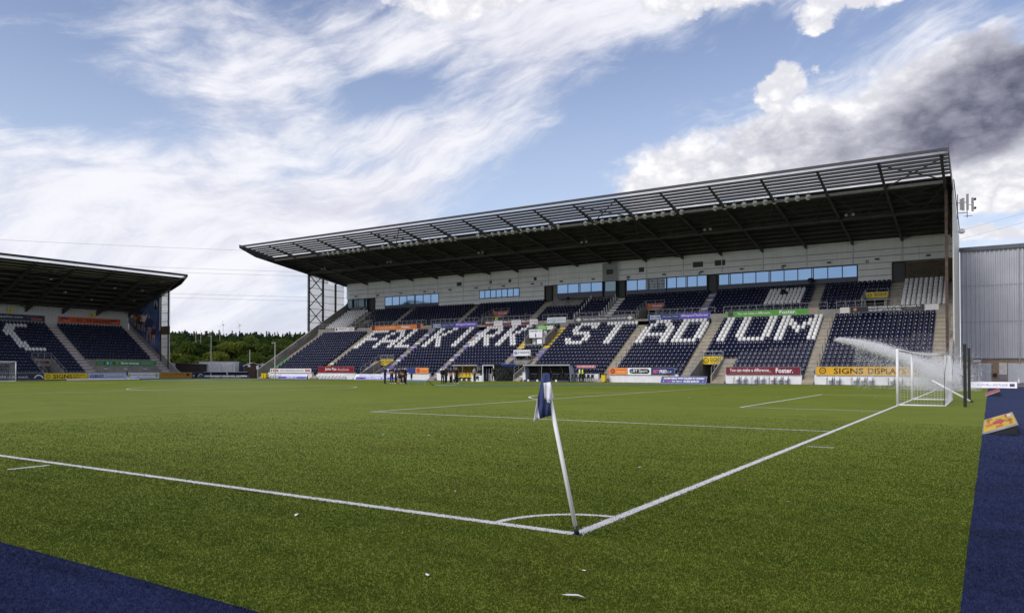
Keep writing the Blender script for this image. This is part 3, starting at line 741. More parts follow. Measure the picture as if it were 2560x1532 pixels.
# --- roof: frames, purlins, sheet with shade in its colour, clear front strip
RY0, RY1 = 71.3, 95.2
RZ = lambda y: 21.48 - 0.168*(y-71.3)
roof = sp(MB().add([(XL-0.9,77.5,RZ(77.5)),(XR+0.30,77.5,RZ(77.5)),(XR+0.30,RY1,RZ(RY1)),(XL-0.9,RY1,RZ(RY1)),
                     (XL-0.9,77.5,RZ(77.5)+.08),(XR+0.30,77.5,RZ(77.5)+.08),(XR+0.30,RY1,RZ(RY1)+.08),(XL-0.9,RY1,RZ(RY1)+.08)],
                    [(0,1,2,3),(4,5,6,7),(0,1,5,4),(1,2,6,5),(2,3,7,6),(3,0,4,7)]), 'roof', ROOFSHADE)
for k in range(18):
    o = MB().add([(FX[k]+0.01,71.42,RZ(71.42)+.12),(FX[k+1]-0.01,71.42,RZ(71.42)+.12),(FX[k+1]-0.01,77.5,RZ(77.5)+.12),(FX[k]+0.01,77.5,RZ(77.5)+.12)],[(0,1,2,3)]).build('clear_sheet', CLEAR); o.parent = roof
XA, XB = XL-0.9, XR+0.30
for k, y in enumerate([72.2, 73.05, 73.9, 74.75, 75.6, 76.45]):
    o = MB().box(XA, XB, y-0.03, y+0.03, RZ(y)-0.13, RZ(y)+0.11).box(XA, XB, y-0.03, y+0.09, RZ(y)-0.145, RZ(y)-0.13).build('purlin', DARKSTEEL); o.parent = roof
for k in range(11):
    y = 78.9 + 1.55*k
    o = MB().box(XA, XB, y-0.04, y+0.04, RZ(y)-0.22, RZ(y)-0.001).build('purlin', PURLIN); o.parent = roof
o = MB().box(XA, XB, RY0-0.06, RY0+0.12, RZ(RY0)-0.02, RZ(RY0)+0.24).build('front_gutter', DARKSTEEL); o.parent = roof
for x in (XA-0.06, XB):
    o = MB().prism([(RY0-0.1,RZ(RY0)-0.15),(RY0-0.1,RZ(RY0)+0.4),(RY1,RZ(RY1)+0.3),(RY1,RZ(RY1)-0.35),(74.4,RZ(74.4)-0.75)], 'x', x, x+0.06).build('end_fascia', DARKSTEEL if x < -50 else PURLIN); o.parent = roof
for k, x in enumerate(FX):
    x = x + (0.15 if k == 0 else -0.3 if k == 18 else 0)
    prof = [(71.6,RZ(71.6)-0.20),(77.4,RZ(77.4)-0.62),(85.2,RZ(85.2)-0.55),(94.35,17.05),(94.35,RZ(94.35)-0.23),(71.6,RZ(71.6)-0.02-0.14)]
    mb = MB().prism(prof, 'x', x-0.05, x+0.05)
    bot = prof[:4]
    for (ya, za), (yb, zb) in zip(bot[:-1], bot[1:]): mb.beam((x, ya, za), (x, yb, zb), 0.26, 0.05)
    for j in range(7):
        y = 72.2+0.85*j; mb.box(x-0.12, x-0.06, y-0.04, y+0.04, RZ(y)-0.3, RZ(y)-0.14)
    sp(mb, 'roof_frame', PURLIN if k not in (0,) else DARKSTEEL)
sp(MB().box(XA+.9, XB-.6, 77.3, 77.55, RZ(77.4)-0.62, RZ(77.4)-0.34), 'eaves_beam', pm('grey_steel', (0.16,0.155,0.15), 0.5, var=0.2))
sp(MB().box(XA+.9, XB-.6, 85.05, 85.3, RZ(85.2)-0.62, RZ(85.2)-0.3), 'eaves_beam', PURLIN)
for k in (5, 11, 17):
    mb = MB(); x0, x1 = FX[k]+0.1, FX[k+1]-0.1
    for ya, yb in ((71.9,77.3),(77.6,81.4),(81.4,85.0),(85.4,90),(90,94)):
        mb.beam((x0,ya,RZ(ya)-0.34),(x1,yb,RZ(yb)-0.4),0.09,0.09).beam((x1,ya,RZ(ya)-0.34),(x0,yb,RZ(yb)-0.4),0.09,0.09)
    sp(mb, 'wind_bracing', PURLIN)
for k in range(18):
    mb = MB(); x0, x1 = FX[k]+0.1, FX[k+1]-0.1
    mb.beam((x0,77.5,RZ(77.5)-0.5),((x0+x1)/2,84.9,RZ(84.9)-0.45),0.07,0.07).beam((x1,77.5,RZ(77.5)-0.5),((x0+x1)/2,84.9,RZ(84.9)-0.45),0.07,0.07)
    sp(mb, 'roof_tie', PURLIN)
# --- seats
navy, white = [], []            # (position, description)
def block_name(t, a):
    return {'':'block right of letter M' if a > -20 else 'block left of letter F','FAL':'block of letters F A L','KI':'block of letters K I','RK':'block of letters R K','ST':'block of letters S T','AD':'block of letters A D','IUM':'block of letters I U M'}[t]
for a, b, t in BLOCKS:
    n = int((b-a-0.1)/0.5); sx = (b-a)/n
    for i in range(NLO):
        for c_ in range(n):
            x = a + sx*(c_+0.5); y = LY(i) + 0.52
            if any(va-0.3 < x < vb+0.3 and i < vn for va, vb, vn in VOM_LO): continue
            if any(va < x < vb and i0 <= i < i1 for va, vb, _, i0, i1 in SIDE_STAIR): continue
            wh = None
            if t:
                rr = 15 - i
                if rr < 7:
                    for L_, off in zip(t, GOFF[t]):
                        g = GLY[L_][rr]
                        if 0 <= c_-off < len(g) and g[c_-off] == 'X': wh = (L_, rr, c_-off)
            if wh: white.append(((x, y, LZr(i)), f"white seat in letter {wh[0]} of block {t}, {ordn(wh[1]+1)} row down, {ordn(c_+1)} from left"))
            else: navy.append(((x, y, LZr(i)), f"navy seat, {ordn(i+1)} row up, {ordn(c_+1)} from left, in {block_name(t, a)}"))
# three rows of seats in the players' gangway strip
for i in range(5, 9):
    for c_ in range(5): navy.append(((-51.0+0.55*c_, LY(i)+0.52, LZr(i)), f"navy seat, {ordn(i-4)} row up, {ordn(c_+1)} from left below the players' doorway"))
for i in range(13, 16):
    for c_ in range(5): navy.append(((-51.0+0.55*c_, LY(i)+0.52, LZr(i)), f"navy seat, {ordn(i-12)} row up, {ordn(c_+1)} from left above the players' doorway"))
UB = [(-98.3,-92.9,'w'),(-91.4,-83.0,''),(-81.6,-68.9,''),(-67.6,-55.2,''),(-53.7,-47.1,'h'),(-46.9,-43.05,'h'),(-41.3,-28.9,''),(-27.8,-15.2,'p'),(-14.0,-6.5,''),(-5.1,-0.45,'w')]
for a, b, t in UB:
    n = int((b-a-0.1)/0.5); sx = (b-a)/n
    for i in range(NUP):
        for c_ in range(n):
            x = a + sx*(c_+0.5); y = UY(i) + 0.5
            if any(va-0.3 < x < vb+0.3 and i < vn for va, vb, vn in VOM_UP): continue
            if t == 'h' and (i > 6 or (i > 4 and x < -48)): continue
            w = t == 'w' or (t == 'p' and 2 <= i <= 6 and -20.6 < x < -16.4 and not (i == 5 and -19.3 < x < -18.3))
            side = 'right-hand end' if a > -50 else 'left-hand end'
            if w and t == 'w': white.append(((x, y, UZ(i)), f"white seat, {ordn(i+1)} row up, {ordn(c_+1)} from left, in upper {side} block"))
            elif w: white.append(((x, y, UZ(i)), f"white seat in the upper middle patch, {ordn(i+1)} row up, {ordn(c_+1)} in its row"))
            else: navy.append(((x, y, UZ(i)), f"navy seat, {ordn(i+1)} row up, {ordn(c_+1)} from left in the upper block at {int(-a)} m"))
CP = Vector(cam.location)
allseats = sorted([(p_, lab, 0) for p_, lab in navy] + [(p_, lab, 1) for p_, lab in white], key=lambda q: (Vector(q[0])-CP).length)
GN = ('navy seats of the long stand', 'white seats of the long stand')
for p_, lab, k in allseats[:300]:
    o = link('stadium_seat', (SEAT_NAVY, SEAT_WHITE)[k]); o.location = p_; o.rotation_euler = (random.uniform(-.03,.03), 0, random.uniform(-.03,.03)); tag(o, lab, 'seat', GN[k])
seat_mass('navy_seats', [q[0] for q in allseats[300:] if q[2] == 0], 0, NAVYSEAT, 'rows of navy tip-up seats filling the rest of the long stand', GN[0])
seat_mass('white_seats', [q[0] for q in allseats[300:] if q[2] == 1], 0, WHITESEAT, 'white seats spelling letters in the far half of the long stand', GN[1])

# ================================================================== ADVERTISING BOARDS ON THE LONG STAND
RT, UPV = (1,0,0), (0,0,1)
def fb(x0, x1, z0, z1, bg, label, texts=(), patches=(), y=74.5, **k):
    return board((x0, y, z0), RT, UPV, x1-x0, z1-z0, bg, label, texts, patches, **k)
W_ = '#f2f2f4'
# front row
o = fb(-96.05,-86.35,0.95,1.62,'#e9e7e8','long white fish and chips board at the left end of the front wall',
   [("benny t's, fish and chips for the bairns",5.2,.34,5.6,.30,'#171a24',dict(bold=.012)),("DUNDAS",1.35,.34,.9,.16,W_),("CHICKEN",8.95,.34,.9,.16,W_)],[(.7,2.0,.17,.51,'#b23a44'),(8.35,9.5,.17,.51,'#b23a44')])
roundel(o,.35,.34,.16,'#22252f')
fb(-84.75,-75.6-1.5,1.0,1.92,'#7d0f22','maroon auctions board with white serif lettering on the front wall',
   [("John Pye",2.75,.5,2.5,.52,W_,dict(bold=.012)),("Auctions",5.45,.5,2.4,.46,'#d9b9bd')])
o = fb(-71.2,-65.1,.95,1.75,'#28387f','navy board with white figures behind the left group of people',
   [("TRU  2  5",2.5,.42,3.6,.42,W_,dict(bold=.03))],[(0,4.9,0,.08,'#e7e9ef')])
roundel(o,4.3,.42,.3,'#f0f0f2','#241d2a')
o = fb(-65.0,-62.7,.95,1.75,'#e58a39','small orange crest board right of the navy figures board',[("PROUD TO SUPPORT",1.5,.55,1.35,.14,'#f6dcc0'),("THE BAIRNS",1.5,.3,1.2,.14,'#c8591f')])
roundel(o,.45,.4,.3,'#2a2a55','#d8552b')
o = fb(-34.9,-32.55,.92,1.72,'#e88a35','orange crest board left of the white sport channel board',[("FOUNDED BY FANS",1.5,.55,1.3,.13,'#c8591f'),("FOR FALKIRK",1.5,.32,1.2,.13,'#f6dcc0')])
roundel(o,.45,.4,.3,'#27295c','#d24f2b')
o = fb(-32.5,-29.6,.92,1.72,'#f1f1f3','white board with a rounded black BT Sport badge',[("BT Sport",1.6,.4,1.8,.42,W_,dict(z=.02,bold=.012))])
mb = MB().box(.5,2.45,.12,.68,.006,.012)
for x_ in (.5, 2.45): mb.disc((x_,.4,.006),(0,0,1),.28,.006,14)
mb.build('badge', BLACK, o)
MB().disc((.42,.46,.013),(0,0,1),.2,.003,14).build('emblem', ink('#3b3fb0'), o); MB().disc((.5,.3,.0135),(0,0,1),.14,.003,14).build('emblem', ink('#57a83a'), o)
fb(-29.55,-26.75,.92,1.72,'#20316f','navy cup sponsor board with red and white lettering',[("BET",.62,.38,.75,.36,'#e8616a',dict(bold=.03,shear=.15)),("FRED",1.45,.38,.9,.36,W_,dict(bold=.03,shear=.15)),("CUP",2.2,.32,.5,.2,W_)])
fb(-20.85,-13.1,.98,1.8,'#6e1130','maroon fostering board with white and gold lettering on the front wall',
   [("You can make a difference...",2.6,.5,4.4,.36,'#efe6ea',dict(bold=.012)),("Foster.",6.15,.45,1.75,.5,W_,dict(bold=.02)),("Call the fostering team today for more information about fostering",2.7,.17,4.6,.09,'#d9a43c')])
o = fb(-11.55,-.9,.98,1.82,'#d8a416','long yellow signs and displays board behind the water spray',
   [("SIGNS",3.05,.42,2.75,.58,'#1c1a14',dict(bold=.012)),("DISPLAYS",6.5,.42,3.3,.58,'#1c1a14',dict(bold=.012)),("PRINT",9.5,.42,1.7,.58,'#1c1a14',dict(bold=.012))])
roundel(o,.62,.45,.33,'#3a3116','#d8a416'); text('spp', o, .62, .45, .34, .2, ink('#1c1a14'), z=.016)
# upper row, on the rail at the top of the lower tier
YM = 86.97
o = fb(-94.1,-89.4,8.12,8.82,'#e7e3e2','white fish and chips board on the mid rail by the left steps',[("benny t's",1.9,.42,1.7,.3,'#171a24',dict(bold=.012)),("DUNDAS",3.9,.5,1.0,.2,'#b23a44'),("CHICKEN",3.9,.22,1.0,.2,'#b23a44')],y=YM)
roundel(o,.4,.38,.2,'#22252f')
fb(-85.6,-74.0,8.1,8.82,'#d9792c','orange fostering board on the mid rail above the letters F A L',
   [("You can make a difference...",3.9,.4,4.0,.3,'#f6e3cf'),("Foster.",8.0,.4,1.9,.42,W_,dict(bold=.02))],[(.35,1.0,.06,.74,'#2a2b3a'),(10.3,11.1,.06,.74,'#3b2a38')],y=YM)
def street(x0, x1, lab):
    w = x1-x0
    fb(x0,x1,8.1,8.8,'#2a3a78',lab,[("Falkirk",.13*w,.52,.17*w,.26,'#dfe6f5',dict(bold=.02)),("Delivers",.13*w,.22,.18*w,.26,'#dfe6f5',dict(bold=.02)),("Live your Town",.37*w,.38,.25*w,.26,'#cfd8f0',dict(shear=.3)),("#RespectTheStreet",.755*w,.4,.42*w,.4,'#e9e4fb',dict(bold=.012))],[(.52*w,w-.02,.02,.75,'#5b49b6')],y=YM)
street(-72.2,-63.2,'navy and purple street campaign board above the letters K I')
street(-35.1,-26.6,'navy and purple street campaign board above the letters A D')
xs_ = [-61.75,-60.1,-58.5,-56.9,-55.2,-53.7,-52.3]
for k in range(6):
    x0, x1 = xs_[k]+.02, xs_[k+1]-.02; w = x1-x0
    nth = ('left','middle','right')[k//2]
    if k % 2 == 0: fb(x0,x1,8.14,8.86,'#15161d',f'{nth} black and red sealant board on the mid rail above R K',[("SEALCO",w/2,.5,w*.86,.3,W_,dict(bold=.02,shear=.2))],[(.02,w-.02,.02,.2,'#9c2036')],y=YM)
    else: fb(x0,x1,8.14,8.86,'#e9e6ea',f'{nth} pale board with small print between sealant boards above R K',[("FALKIRK ROOFING",w/2,.52,w*.8,.12,'#8c3350' if k!=3 else '#33507c'),("& BUILDING SUPPLIES LTD",w/2,.3,w*.85,.1,'#8c3350' if k!=3 else '#33507c')],y=YM)
o = fb(-50.7,-47.6,8.25,9.0,'#e3e8ee','white board with a blue bar on the rail above the players doorway',[("THE COMMUNITY FOUNDATION",1.55,.5,2.3,.14,'#41506e')],[(.4,2.7,.2,.34,'#8fb9d6')],y=YM)
roundel(o,.22,.3,.1,'#31415f'); roundel(o,2.9,.3,.1,'#3f9ec4')
o = fb(-46.3,-37.0,8.08,8.9,'#55545c','dark grey confectionery board above the letters S T',[("Tablet, Fudge & Macaroon... a sweet hat-trick!",4.7,.45,6.6,.36,'#e6e2e0',dict(bold=.008))],y=YM)
for cx in (.75, 8.6): MB().prism([(cx-.45,.45),(cx-.2,.62),(cx,.72),(cx+.2,.62),(cx+.45,.45),(cx+.2,.3),(cx,.2),(cx-.2,.3)],'z',.004,.008).build('emblem', ink('#d9cfc6'), o)
fb(-24.65,-13.5,8.1,8.8,'#58a23c','bright green fostering board above the letters I U M',
   [("You can make a difference...",3.6,.4,4.2,.32,'#eef6e6',dict(bold=.01)),("Foster.",7.6,.4,2.0,.46,W_,dict(bold=.02))],[(.35,1.0,.04,.73,'#4a3d49'),(10.0,11.05,.04,.73,'#a78a86')],y=YM)
o = fb(-10.1,-2.6,8.1,8.76,'#17181e','black fitness partners board with white capitals at the right end',
   [("PROUD FITNESS PARTNERS OF FALKIRK FC -",4.6,.5,5.4,.2,W_,dict(bold=.02)),("WE CAN KEEP YOU FIT AS WELL",3.6,.2,3.4,.19,W_,dict(bold=.02)),("www.falkirkcommunitytrust.org",6.4,.2,1.8,.12,'#c9c9cf')],y=YM)
roundel(o,.5,.35,.22,'#7d3d6e','#c08a2c')
fb(-11.2,-10.2,8.1,8.74,'#dcd9d4','blank white panel left of the black fitness board',y=YM)
fb(-2.5,-1.2,8.1,8.74,'#d5d2d4','blank white panel right of the black fitness board',y=YM)
# gangway signs
def spp(x0, x1, z0, z1, y, lab, by):
    w, hh = x1-x0, z1-z0
    o = fb(x0,x1,z0,z1,'#e3c31a',lab,[("SIGNS",w*.66,hh*.58,w*.58,hh*.5,'#1a1912',dict(bold=.01)),("DISPLAYS PRINT",w*.62,hh*.2,w*.42,hh*.12,'#3a3316')],y=y,name='gangway_sign',cat='sign')
    roundel(o,w*.17,hh*.5,hh*.36,'#3a3116','#e3c31a'); text('spp', o, w*.17, hh*.5, w*.14, hh*.2, ink('#1c1a14'), z=.016)
spp(-75.55,-73.05,2.15,3.05,78.72,'yellow signs board over the gangway behind the left group','')
spp(-24.85,-22.55,2.15,3.05,78.72,'yellow signs board over the lower gangway between A D and I U M','')
spp(-8.95,-6.6,10.1,10.72,91.15,'yellow signs board over the upper gangway near the right end','')
def mcd(x0, x1, lab):
    w = x1-x0
    o = fb(x0,x1,10.08,10.68,'#b3342b',lab,[("McDonald's",w*.62,.3,w*.6,.26,W_,dict(bold=.015))],y=91.15,name='gangway_sign',cat='sign')
    mb = MB()
    for c in (.3, .5): mb.tube([(c-.1,.1,.008),(c-.07,.4,.008),(c,.5,.008),(c+.07,.4,.008),(c+.1,.1,.008)],.03,4)
    mb.build('emblem', ink('#f0b51c'), o)
mcd(-63.0,-60.2,'red restaurant sign over the upper gangway behind R K'); mcd(-37.0,-34.5,'red restaurant sign over the upper gangway behind A D')
fb(-51.2,-48.5,7.15,7.75,'#6ab53f','green and white sign above the players doorway',[("HEALTHY",.85,.4,1.2,.2,'#e9f4df'),("LIVING AWARD",.85,.16,1.2,.12,'#e9f4df')],[(1.7,2.65,.04,.56,'#e9ede8')],y=84.9,name='gangway_sign',cat='sign')
o = fb(-51.1,-48.95,5.95,7.1,'#e8e8ec','square white FALKIRK TV sign over the players doorway',[("FALKIRK TV",1.07,.92,1.9,.22,'#1f2c55',dict(bold=.02))],y=82.6,name='doorway_sign',cat='sign')
MB().prism([(.95,.1),(1.2,.1),(1.12,.62),(1.03,.62)],'z',.004,.008).build('emblem', ink('#1f2c55'), o)
o = fb(-51.2,-48.5,3.35,4.15,'#e6e6ea','white haulage sign above the players tunnel',[("JS HAULAGE",1.62,.42,1.95,.4,'#1c2a52',dict(bold=.02))],y=78.68,name='gangway_sign',cat='sign')
roundel(o,.35,.4,.24,'#1c2a52','#8f9bb8')
# small sloping boards on the left parapet
for k, yy in enumerate((77.2, 80.6, 83.8)):
    zz_ = 1.62 + 0.604*(yy-74.55) - 0.62
    o = board((XL+0.045, yy, zz_), (0,.856,.517), (0,-.517,.856), 2.2, .45, '#b9b5ad', f'grey strip sign on the left parapet, {("lowest","middle","highest")[k]} of three', [("benny t's",1.1,.22,1.0,.22,'#23252d',dict(bold=.012))], name='parapet_sign', cat='sign')
    roundel(o,.3,.22,.13,'#2a2c36'); roundel(o,1.9,.22,.13,'#2a2c36')
o = fb(-98.3,-93.6,12.36,12.88,'#1f2230','dark cabin sign with red white and blue slashes',[("SecuriGroup",2.0,.26,2.4,.28,W_)],y=94.26,name='cabin_sign',cat='sign')
for k, c in enumerate(('#b8303c','#e4e4e8','#3c4a7c')): MB().prism([(3.7+.25*k,.06),(3.82+.25*k,.06),(3.98+.25*k,.46),(3.86+.25*k,.46)],'z',.004,.008).build('emblem', ink(c), o)
# ground-level wedge boards (leaning face, open triangular back)
def wedge(origin, right, back, w, d, hgt, bg, label, texts=(), patches=(), group=None):
    """low A-board: printed face leaning back from the front edge"""
    r = Vector(right).normalized(); b = Vector(back).normalized(); up = (b*d + Vector((0,0,hgt))).normalized(); L = math.hypot(d, hgt)
    o = board(origin, r, up, w, L, bg, label, texts, patches, name='wedge_board', cat='advertising board', group=group, thick=.03)
    ang = math.atan2(hgt, d); bx, bz = math.cos(ang), -math.sin(ang)   # world back / down in local (y, z)
    # local: y along face, z out of face; foot of the back edge
    fy, fz = L - hgt*math.sin(ang), -hgt*math.cos(ang)
    mb = MB()
    for x_ in (0.01, w-0.04): mb.prism([(0.0,-.035),(L,-.035),(fy,fz)], 'x', x_, x_+.03)
    mb.beam((0,fy,fz),(w,fy,fz),.04,.04)
    mb.build('wedge_stand', BLACK, o); return o
wedge((-27.7,72.6,.02),(1,0,0),(0,1,0),5.2,.45,.72,'#2f3a86','low navy wedge board with a phone number before the gangway',
  [("ADVERTISING WITH FALKIRK FC WORKS",2.6,.61,4.7,.22,W_,dict(bold=.03,shear=.2)),("Call",.95,.25,.45,.2,'#d0477a',dict(bold=.02)),("Sales Team on",1.9,.25,1.2,.2,W_,dict(bold=.02,shear=.2)),("01324 624121",3.55,.25,1.75,.26,W_,dict(bold=.03,shear=.2)),("*",.35,.22,.16,.16,W_),("*",4.85,.22,.16,.16,W_)])
wedge((-92.2,72.8,.02),(1,0,0),(0,1,0),6.6,.4,.75,'#d6d6ea','low pale wedge board with a blue foot before the fish board',[("FALKIRK FC",3.2,.22,2.4,.2,W_,dict(bold=.03,shear=.2))],[(0.05,6.5,.02,.4,'#5350b4'),(.9,1.6,.1,.32,'#c0477a')])
wedge((-75.4,72.8,.02),(1,0,0),(0,1,0),8.2,.4,.78,'#e4e4f2','long white and blue wedge board left of the first group of people',[("SEASON TICKETS ON SALE NOW",4.2,.64,6.8,.2,'#5350b4',dict(bold=.02,shear=.2)),("FALKIRK FC",4.4,.22,4.2,.22,W_,dict(bold=.03,shear=.2))],[(0.3,8.1,.02,.42,'#5350b4'),(1.0,1.8,.1,.34,'#c0477a')])
wedge((2.0,67.4,.02),(1,-.02,0),(0,1,0),3.35,.5,.5,'#e8e6ee','white wedge board reading FLOOR of SCOTLAND beside the blue surround',[("FLOOR",.95,.34,.85,.24,'#55536f',dict(shear=.3)),("of",1.5,.32,.16,.18,'#55536f',dict(shear=.3)),("SCOTLAND",2.2,.34,1.1,.24,'#55536f',dict(shear=.3))],[(2.85,3.2,.16,.5,'#4a4454')])
wedge((6.4,68.2,.02),(1,-.02,0),(0,1,0),3.4,.5,.5,'#35353c','dark wedge board at the right edge, beyond the white one')
# yellow / red boxes on the blue strip, faces tilted towards the pitch
def tilt(x, y, w, d, hgt, bg, label, loud):
    # low edge runs along +Y on the pitch side (x), face rises towards +X
    o = wedge((x, y+w, .02), (0,-1,0), (1,0,0), w, d, hgt, bg, label)
    L = math.hypot(d, hgt)
    if loud:
        for k in range(4):
            xa = .08 + w*.24*k
            for j in range(3):
                ya = .05 + L*.32*j
                if (k+j) % 2 == 0: MB().box(xa, xa+w*.18, ya, ya+L*.22, .002, .006).build('printed_panel', ink('#c9762f'), o)
        MB().prism([(w*.42,L*.3),(w*.62,L*.3),(w*.62,L*.52),(w*.72,L*.52),(w*.52,L*.72),(w*.34,L*.52),(w*.42,L*.52)],'z',.007,.011).build('emblem', ink('#c03f4c'), o)
        for (cx, cy, tw) in ((w*.25,L*.15,w*.34),(w*.7,L*.85,w*.4),(w*.25,L*.78,w*.3)): text('AUTO REPAIR', o, cx, cy, tw, L*.1, ink('#a3342e'))
        MB().box(w*.1, w*.34, L*.8, L*.93, .012, .016).build('printed_panel', ink('#dcd4dd'), o)
    return o
tilt(3.36,15.9,5.6,.72,.27,'#d9b52c','yellow and red tilted box on the blue strip, the nearer one',True)
tilt(3.25,46.6,6.0,.72,.3,'#b8474c','red tilted box on the blue strip, farther than the yellow one',False)

# ================================================================== FLOODLIGHTS under the roof
def make_lamp():
    t = empty('floodlight')
    MB().tube([(0,0,.75),(0,0,.32)],.022,5).beam((-.2,0,.32),(.2,0,.32),.03,.03).beam((-.2,0,.32),(-.2,-.02,0),.03,.03).beam((.2,0,.32),(.2,-.02,0),.03,.03).build('bracket', PURLIN, t)
    d = Vector((0,-.85,-.52)).normalized(); c = Vector((0,0,0))
    MB().tube([c - d*.3, c - d*.2, c, c + d*.1],[.11,.21,.30,.32],14).build('housing', pm('lamp_alloy',(.33,.34,.35),.4,metal=.5), t, True)
    MB().tube([c + d*.1, c + d*.125],[.285,.26],14).build('lens', pm('lamp_glass',(.80,.86,.84),.15,var=.15,scale=9,spec=.8), t)
    return t
LX = [-86.8,-85.7,-84.6,-83.5,-82.4,-81.2,-80.1,-79.0,-77.8,-73.9,-72.7,-71.6,-70.5,-69.4,-68.3,-67.2,-66.0,-64.8,-63.7,-62.5,-61.0,-60.2,-56.2,-55.0,-53.8,-52.7,-51.6,-50.5,-49.3,-48.1,-47.0,-45.8,-44.7,-43.5,-39.5,-38.2,-37.2,-36.1,-34.9,-33.8,-32.6,-31.5,-30.3,-29.2,-28.0,-26.9,-22.9,-21.8,-20.7,-19.6,-18.4,-17.3,-16.3,-15.0,-13.9,-12.8]
lamp0 = make_lamp()
for i, x in enumerate(LX):
    if i == 0: t = lamp0
    else:
        t = lamp0.copy(); COL.objects.link(t)
        for ch in lamp0.children:
            c = ch.copy(); COL.objects.link(c); c.parent = t
    t.location = (x, 77.4, 20.02); t.rotation_euler = (0, 0, R((-35,-18,-8,0,6,12,-5,4)[i % 8]) + (0.35 if x > -40 else 0.0))
    tag(t, f'round floodlight under the long roof, {ordn(i+1)} from the left', 'floodlight', 'floodlights under the long roof')
for i, x in enumerate((-90.5,-75.8,-58.2,-41.5,-24.9,-9.2)):
    t = empty('roof_loudspeaker', (x, 81.0, 18.5), 0, f'small hanging loudspeaker cluster under the long roof, {ordn(i+1)} from left', 'loudspeaker', 'loudspeakers under the long roof')
    MB().tube([(0,0,1.0),(0,0,-.5)],.03,5).beam((-.35,0,.1),(.35,0,.1),.05,.05).build('hanger', PURLIN, t)
    for sx in (-.35,.35): MB().tube([(sx,.1,-.02),(sx,-.12,-.14),(sx,-.22,-.2)],[.06,.1,.17],10).build('horn', pm('lamp_alloy',(.33,.34,.35),.4), t)
# --- phone mast panels on the right gable
t = empty('antenna_mast', (0.62, 88.2, 18.5), 0, 'cluster of grey mobile phone antennas on the right gable', 'antenna')
MB().tube([(0,0,-.6),(0,0,2.8)],.06,6).tube([(0,0,.2),(1.3,0,.2)],.05,5).tube([(0,0,1.6),(1.3,0,1.6)],.05,5).tube([(1.25,0,-.5),(1.25,0,2.6)],.05,6).tube([(.8,0,-.3),(1.9,0,-.3)],.04,5).build('frame', DARKSTEEL, t)
for (x_, z_, hh) in ((.75,.5,1.7),(1.3,.5,2.2),(1.95,.3,1.8),(.45,.6,1.5)):
    MB().box(x_-.17,x_+.17,-.2,-.02,z_,z_+hh).build('antenna_panel', pm('antenna_grey',(.24,.24,.25),.5), t)
for z_ in (.7, 1.9): MB().tube([(2.2,0,z_),(2.35,-.1,z_)],.18,12).build('dish', PURLIN, t)
MB().tube([(2.0,0,.2),(2.0,0,2.2)],.04,5).tube([(1.25,0,1.2),(2.0,0,1.2)],.04,5).build('frame', DARKSTEEL, t); t.scale = (.72,.72,.8)

# ================================================================== DUGOUTS, TUNNEL
DUGCLEAR = sheetmat('dugout_sheet', (.10,.10,.11), .12, .3)
def dugout(x0, x1, label, seatmat, dark, sponsor):
    w = x1-x0; t = empty('dugout', (x0, 73.2, 0), 0, label, 'dugout')
    prof = [(0.0,2.02),(.55,1.98),(1.0,1.7),(1.25,1.2),(1.35,.5),(1.38,.02)]
    mb = MB(); n = len(prof)
    for k, (a, b) in enumerate(zip(prof[:-1], prof[1:])):
        mb.add([(0,a[0],a[1]),(w,a[0],a[1]),(w,b[0],b[1]),(0,b[0],b[1])],[(0,1,2,3)])
    mb.build('curved_back', dark, t)
    for x_ in (0, w-.05):
        MB().prism([(p[0],p[1]) for p in prof]+[(.35,.02),(.22,1.0),(0.0,1.9)],'x',x_,x_+.05).build('side_panel', ink('#aeb3c4'), t)
    mb = MB()
    for k in range(1, 4): 
        for a, b in zip(prof[:-1], prof[1:]): mb.beam((w*k/4,a[0]-.02,a[1]-.02),(w*k/4,b[0]-.02,b[1]-.02),.05,.05)
    mb.build('rib', GALV, t)
    MB().box(-.1,w+.1,-.12,.05,1.98,2.14).build('roof_edge', GALV, t); MB().tube([(w*.4,-.05,0),(w*.4,-.05,2.0)],.03,6).build('post', GALV, t)
    MB().box(0.05,w-.05,-.2,-.05,0,.22).build('kick_board', NAVYPAN, t)
    ns = int(w/.62)
    for k in range(ns):
        x_ = .4+(w-.8)*k/(ns-1)
        MB().box(x_-.25,x_+.25,.72,1.15,.42,.52).box(x_-.25,x_+.25,1.05,1.17,.5,1.05).build('bench_seat', seatmat, t)
    for k in range(4):
        MB().box(.6+k*.95*w/4.6,.85+k*.95*w/4.6,-.22,-.205,.02,.26).build('tag_plate', WHITEPAINT, t)
    for k in range(4):
        o = MB().box(0,.0001,0,.0001,0,.0001).build('sponsor_mount', BLACK, t); o.location = (w*(k+.5)/4, 1.02, .95); o.rotation_euler = (R(90),0,0)
        text(sponsor, o, 0, .0, w*.15, .13, ink('#8d9098'), z=0.0)
    return t
dugout(-46.1,-39.6,'dark curved dugout with printed side panels right of the players tunnel',BLACKM,pm('smoked_sheet',(.02,.02,.022),.3),'Vanguard')
dugout(-57.3,-53.4,'dugout with yellow bench seats left of the players tunnel',pm('yellow_seat',(.72,.5,.02),.5),pm('amber_sheet',(.16,.09,.03),.35),'Casino')
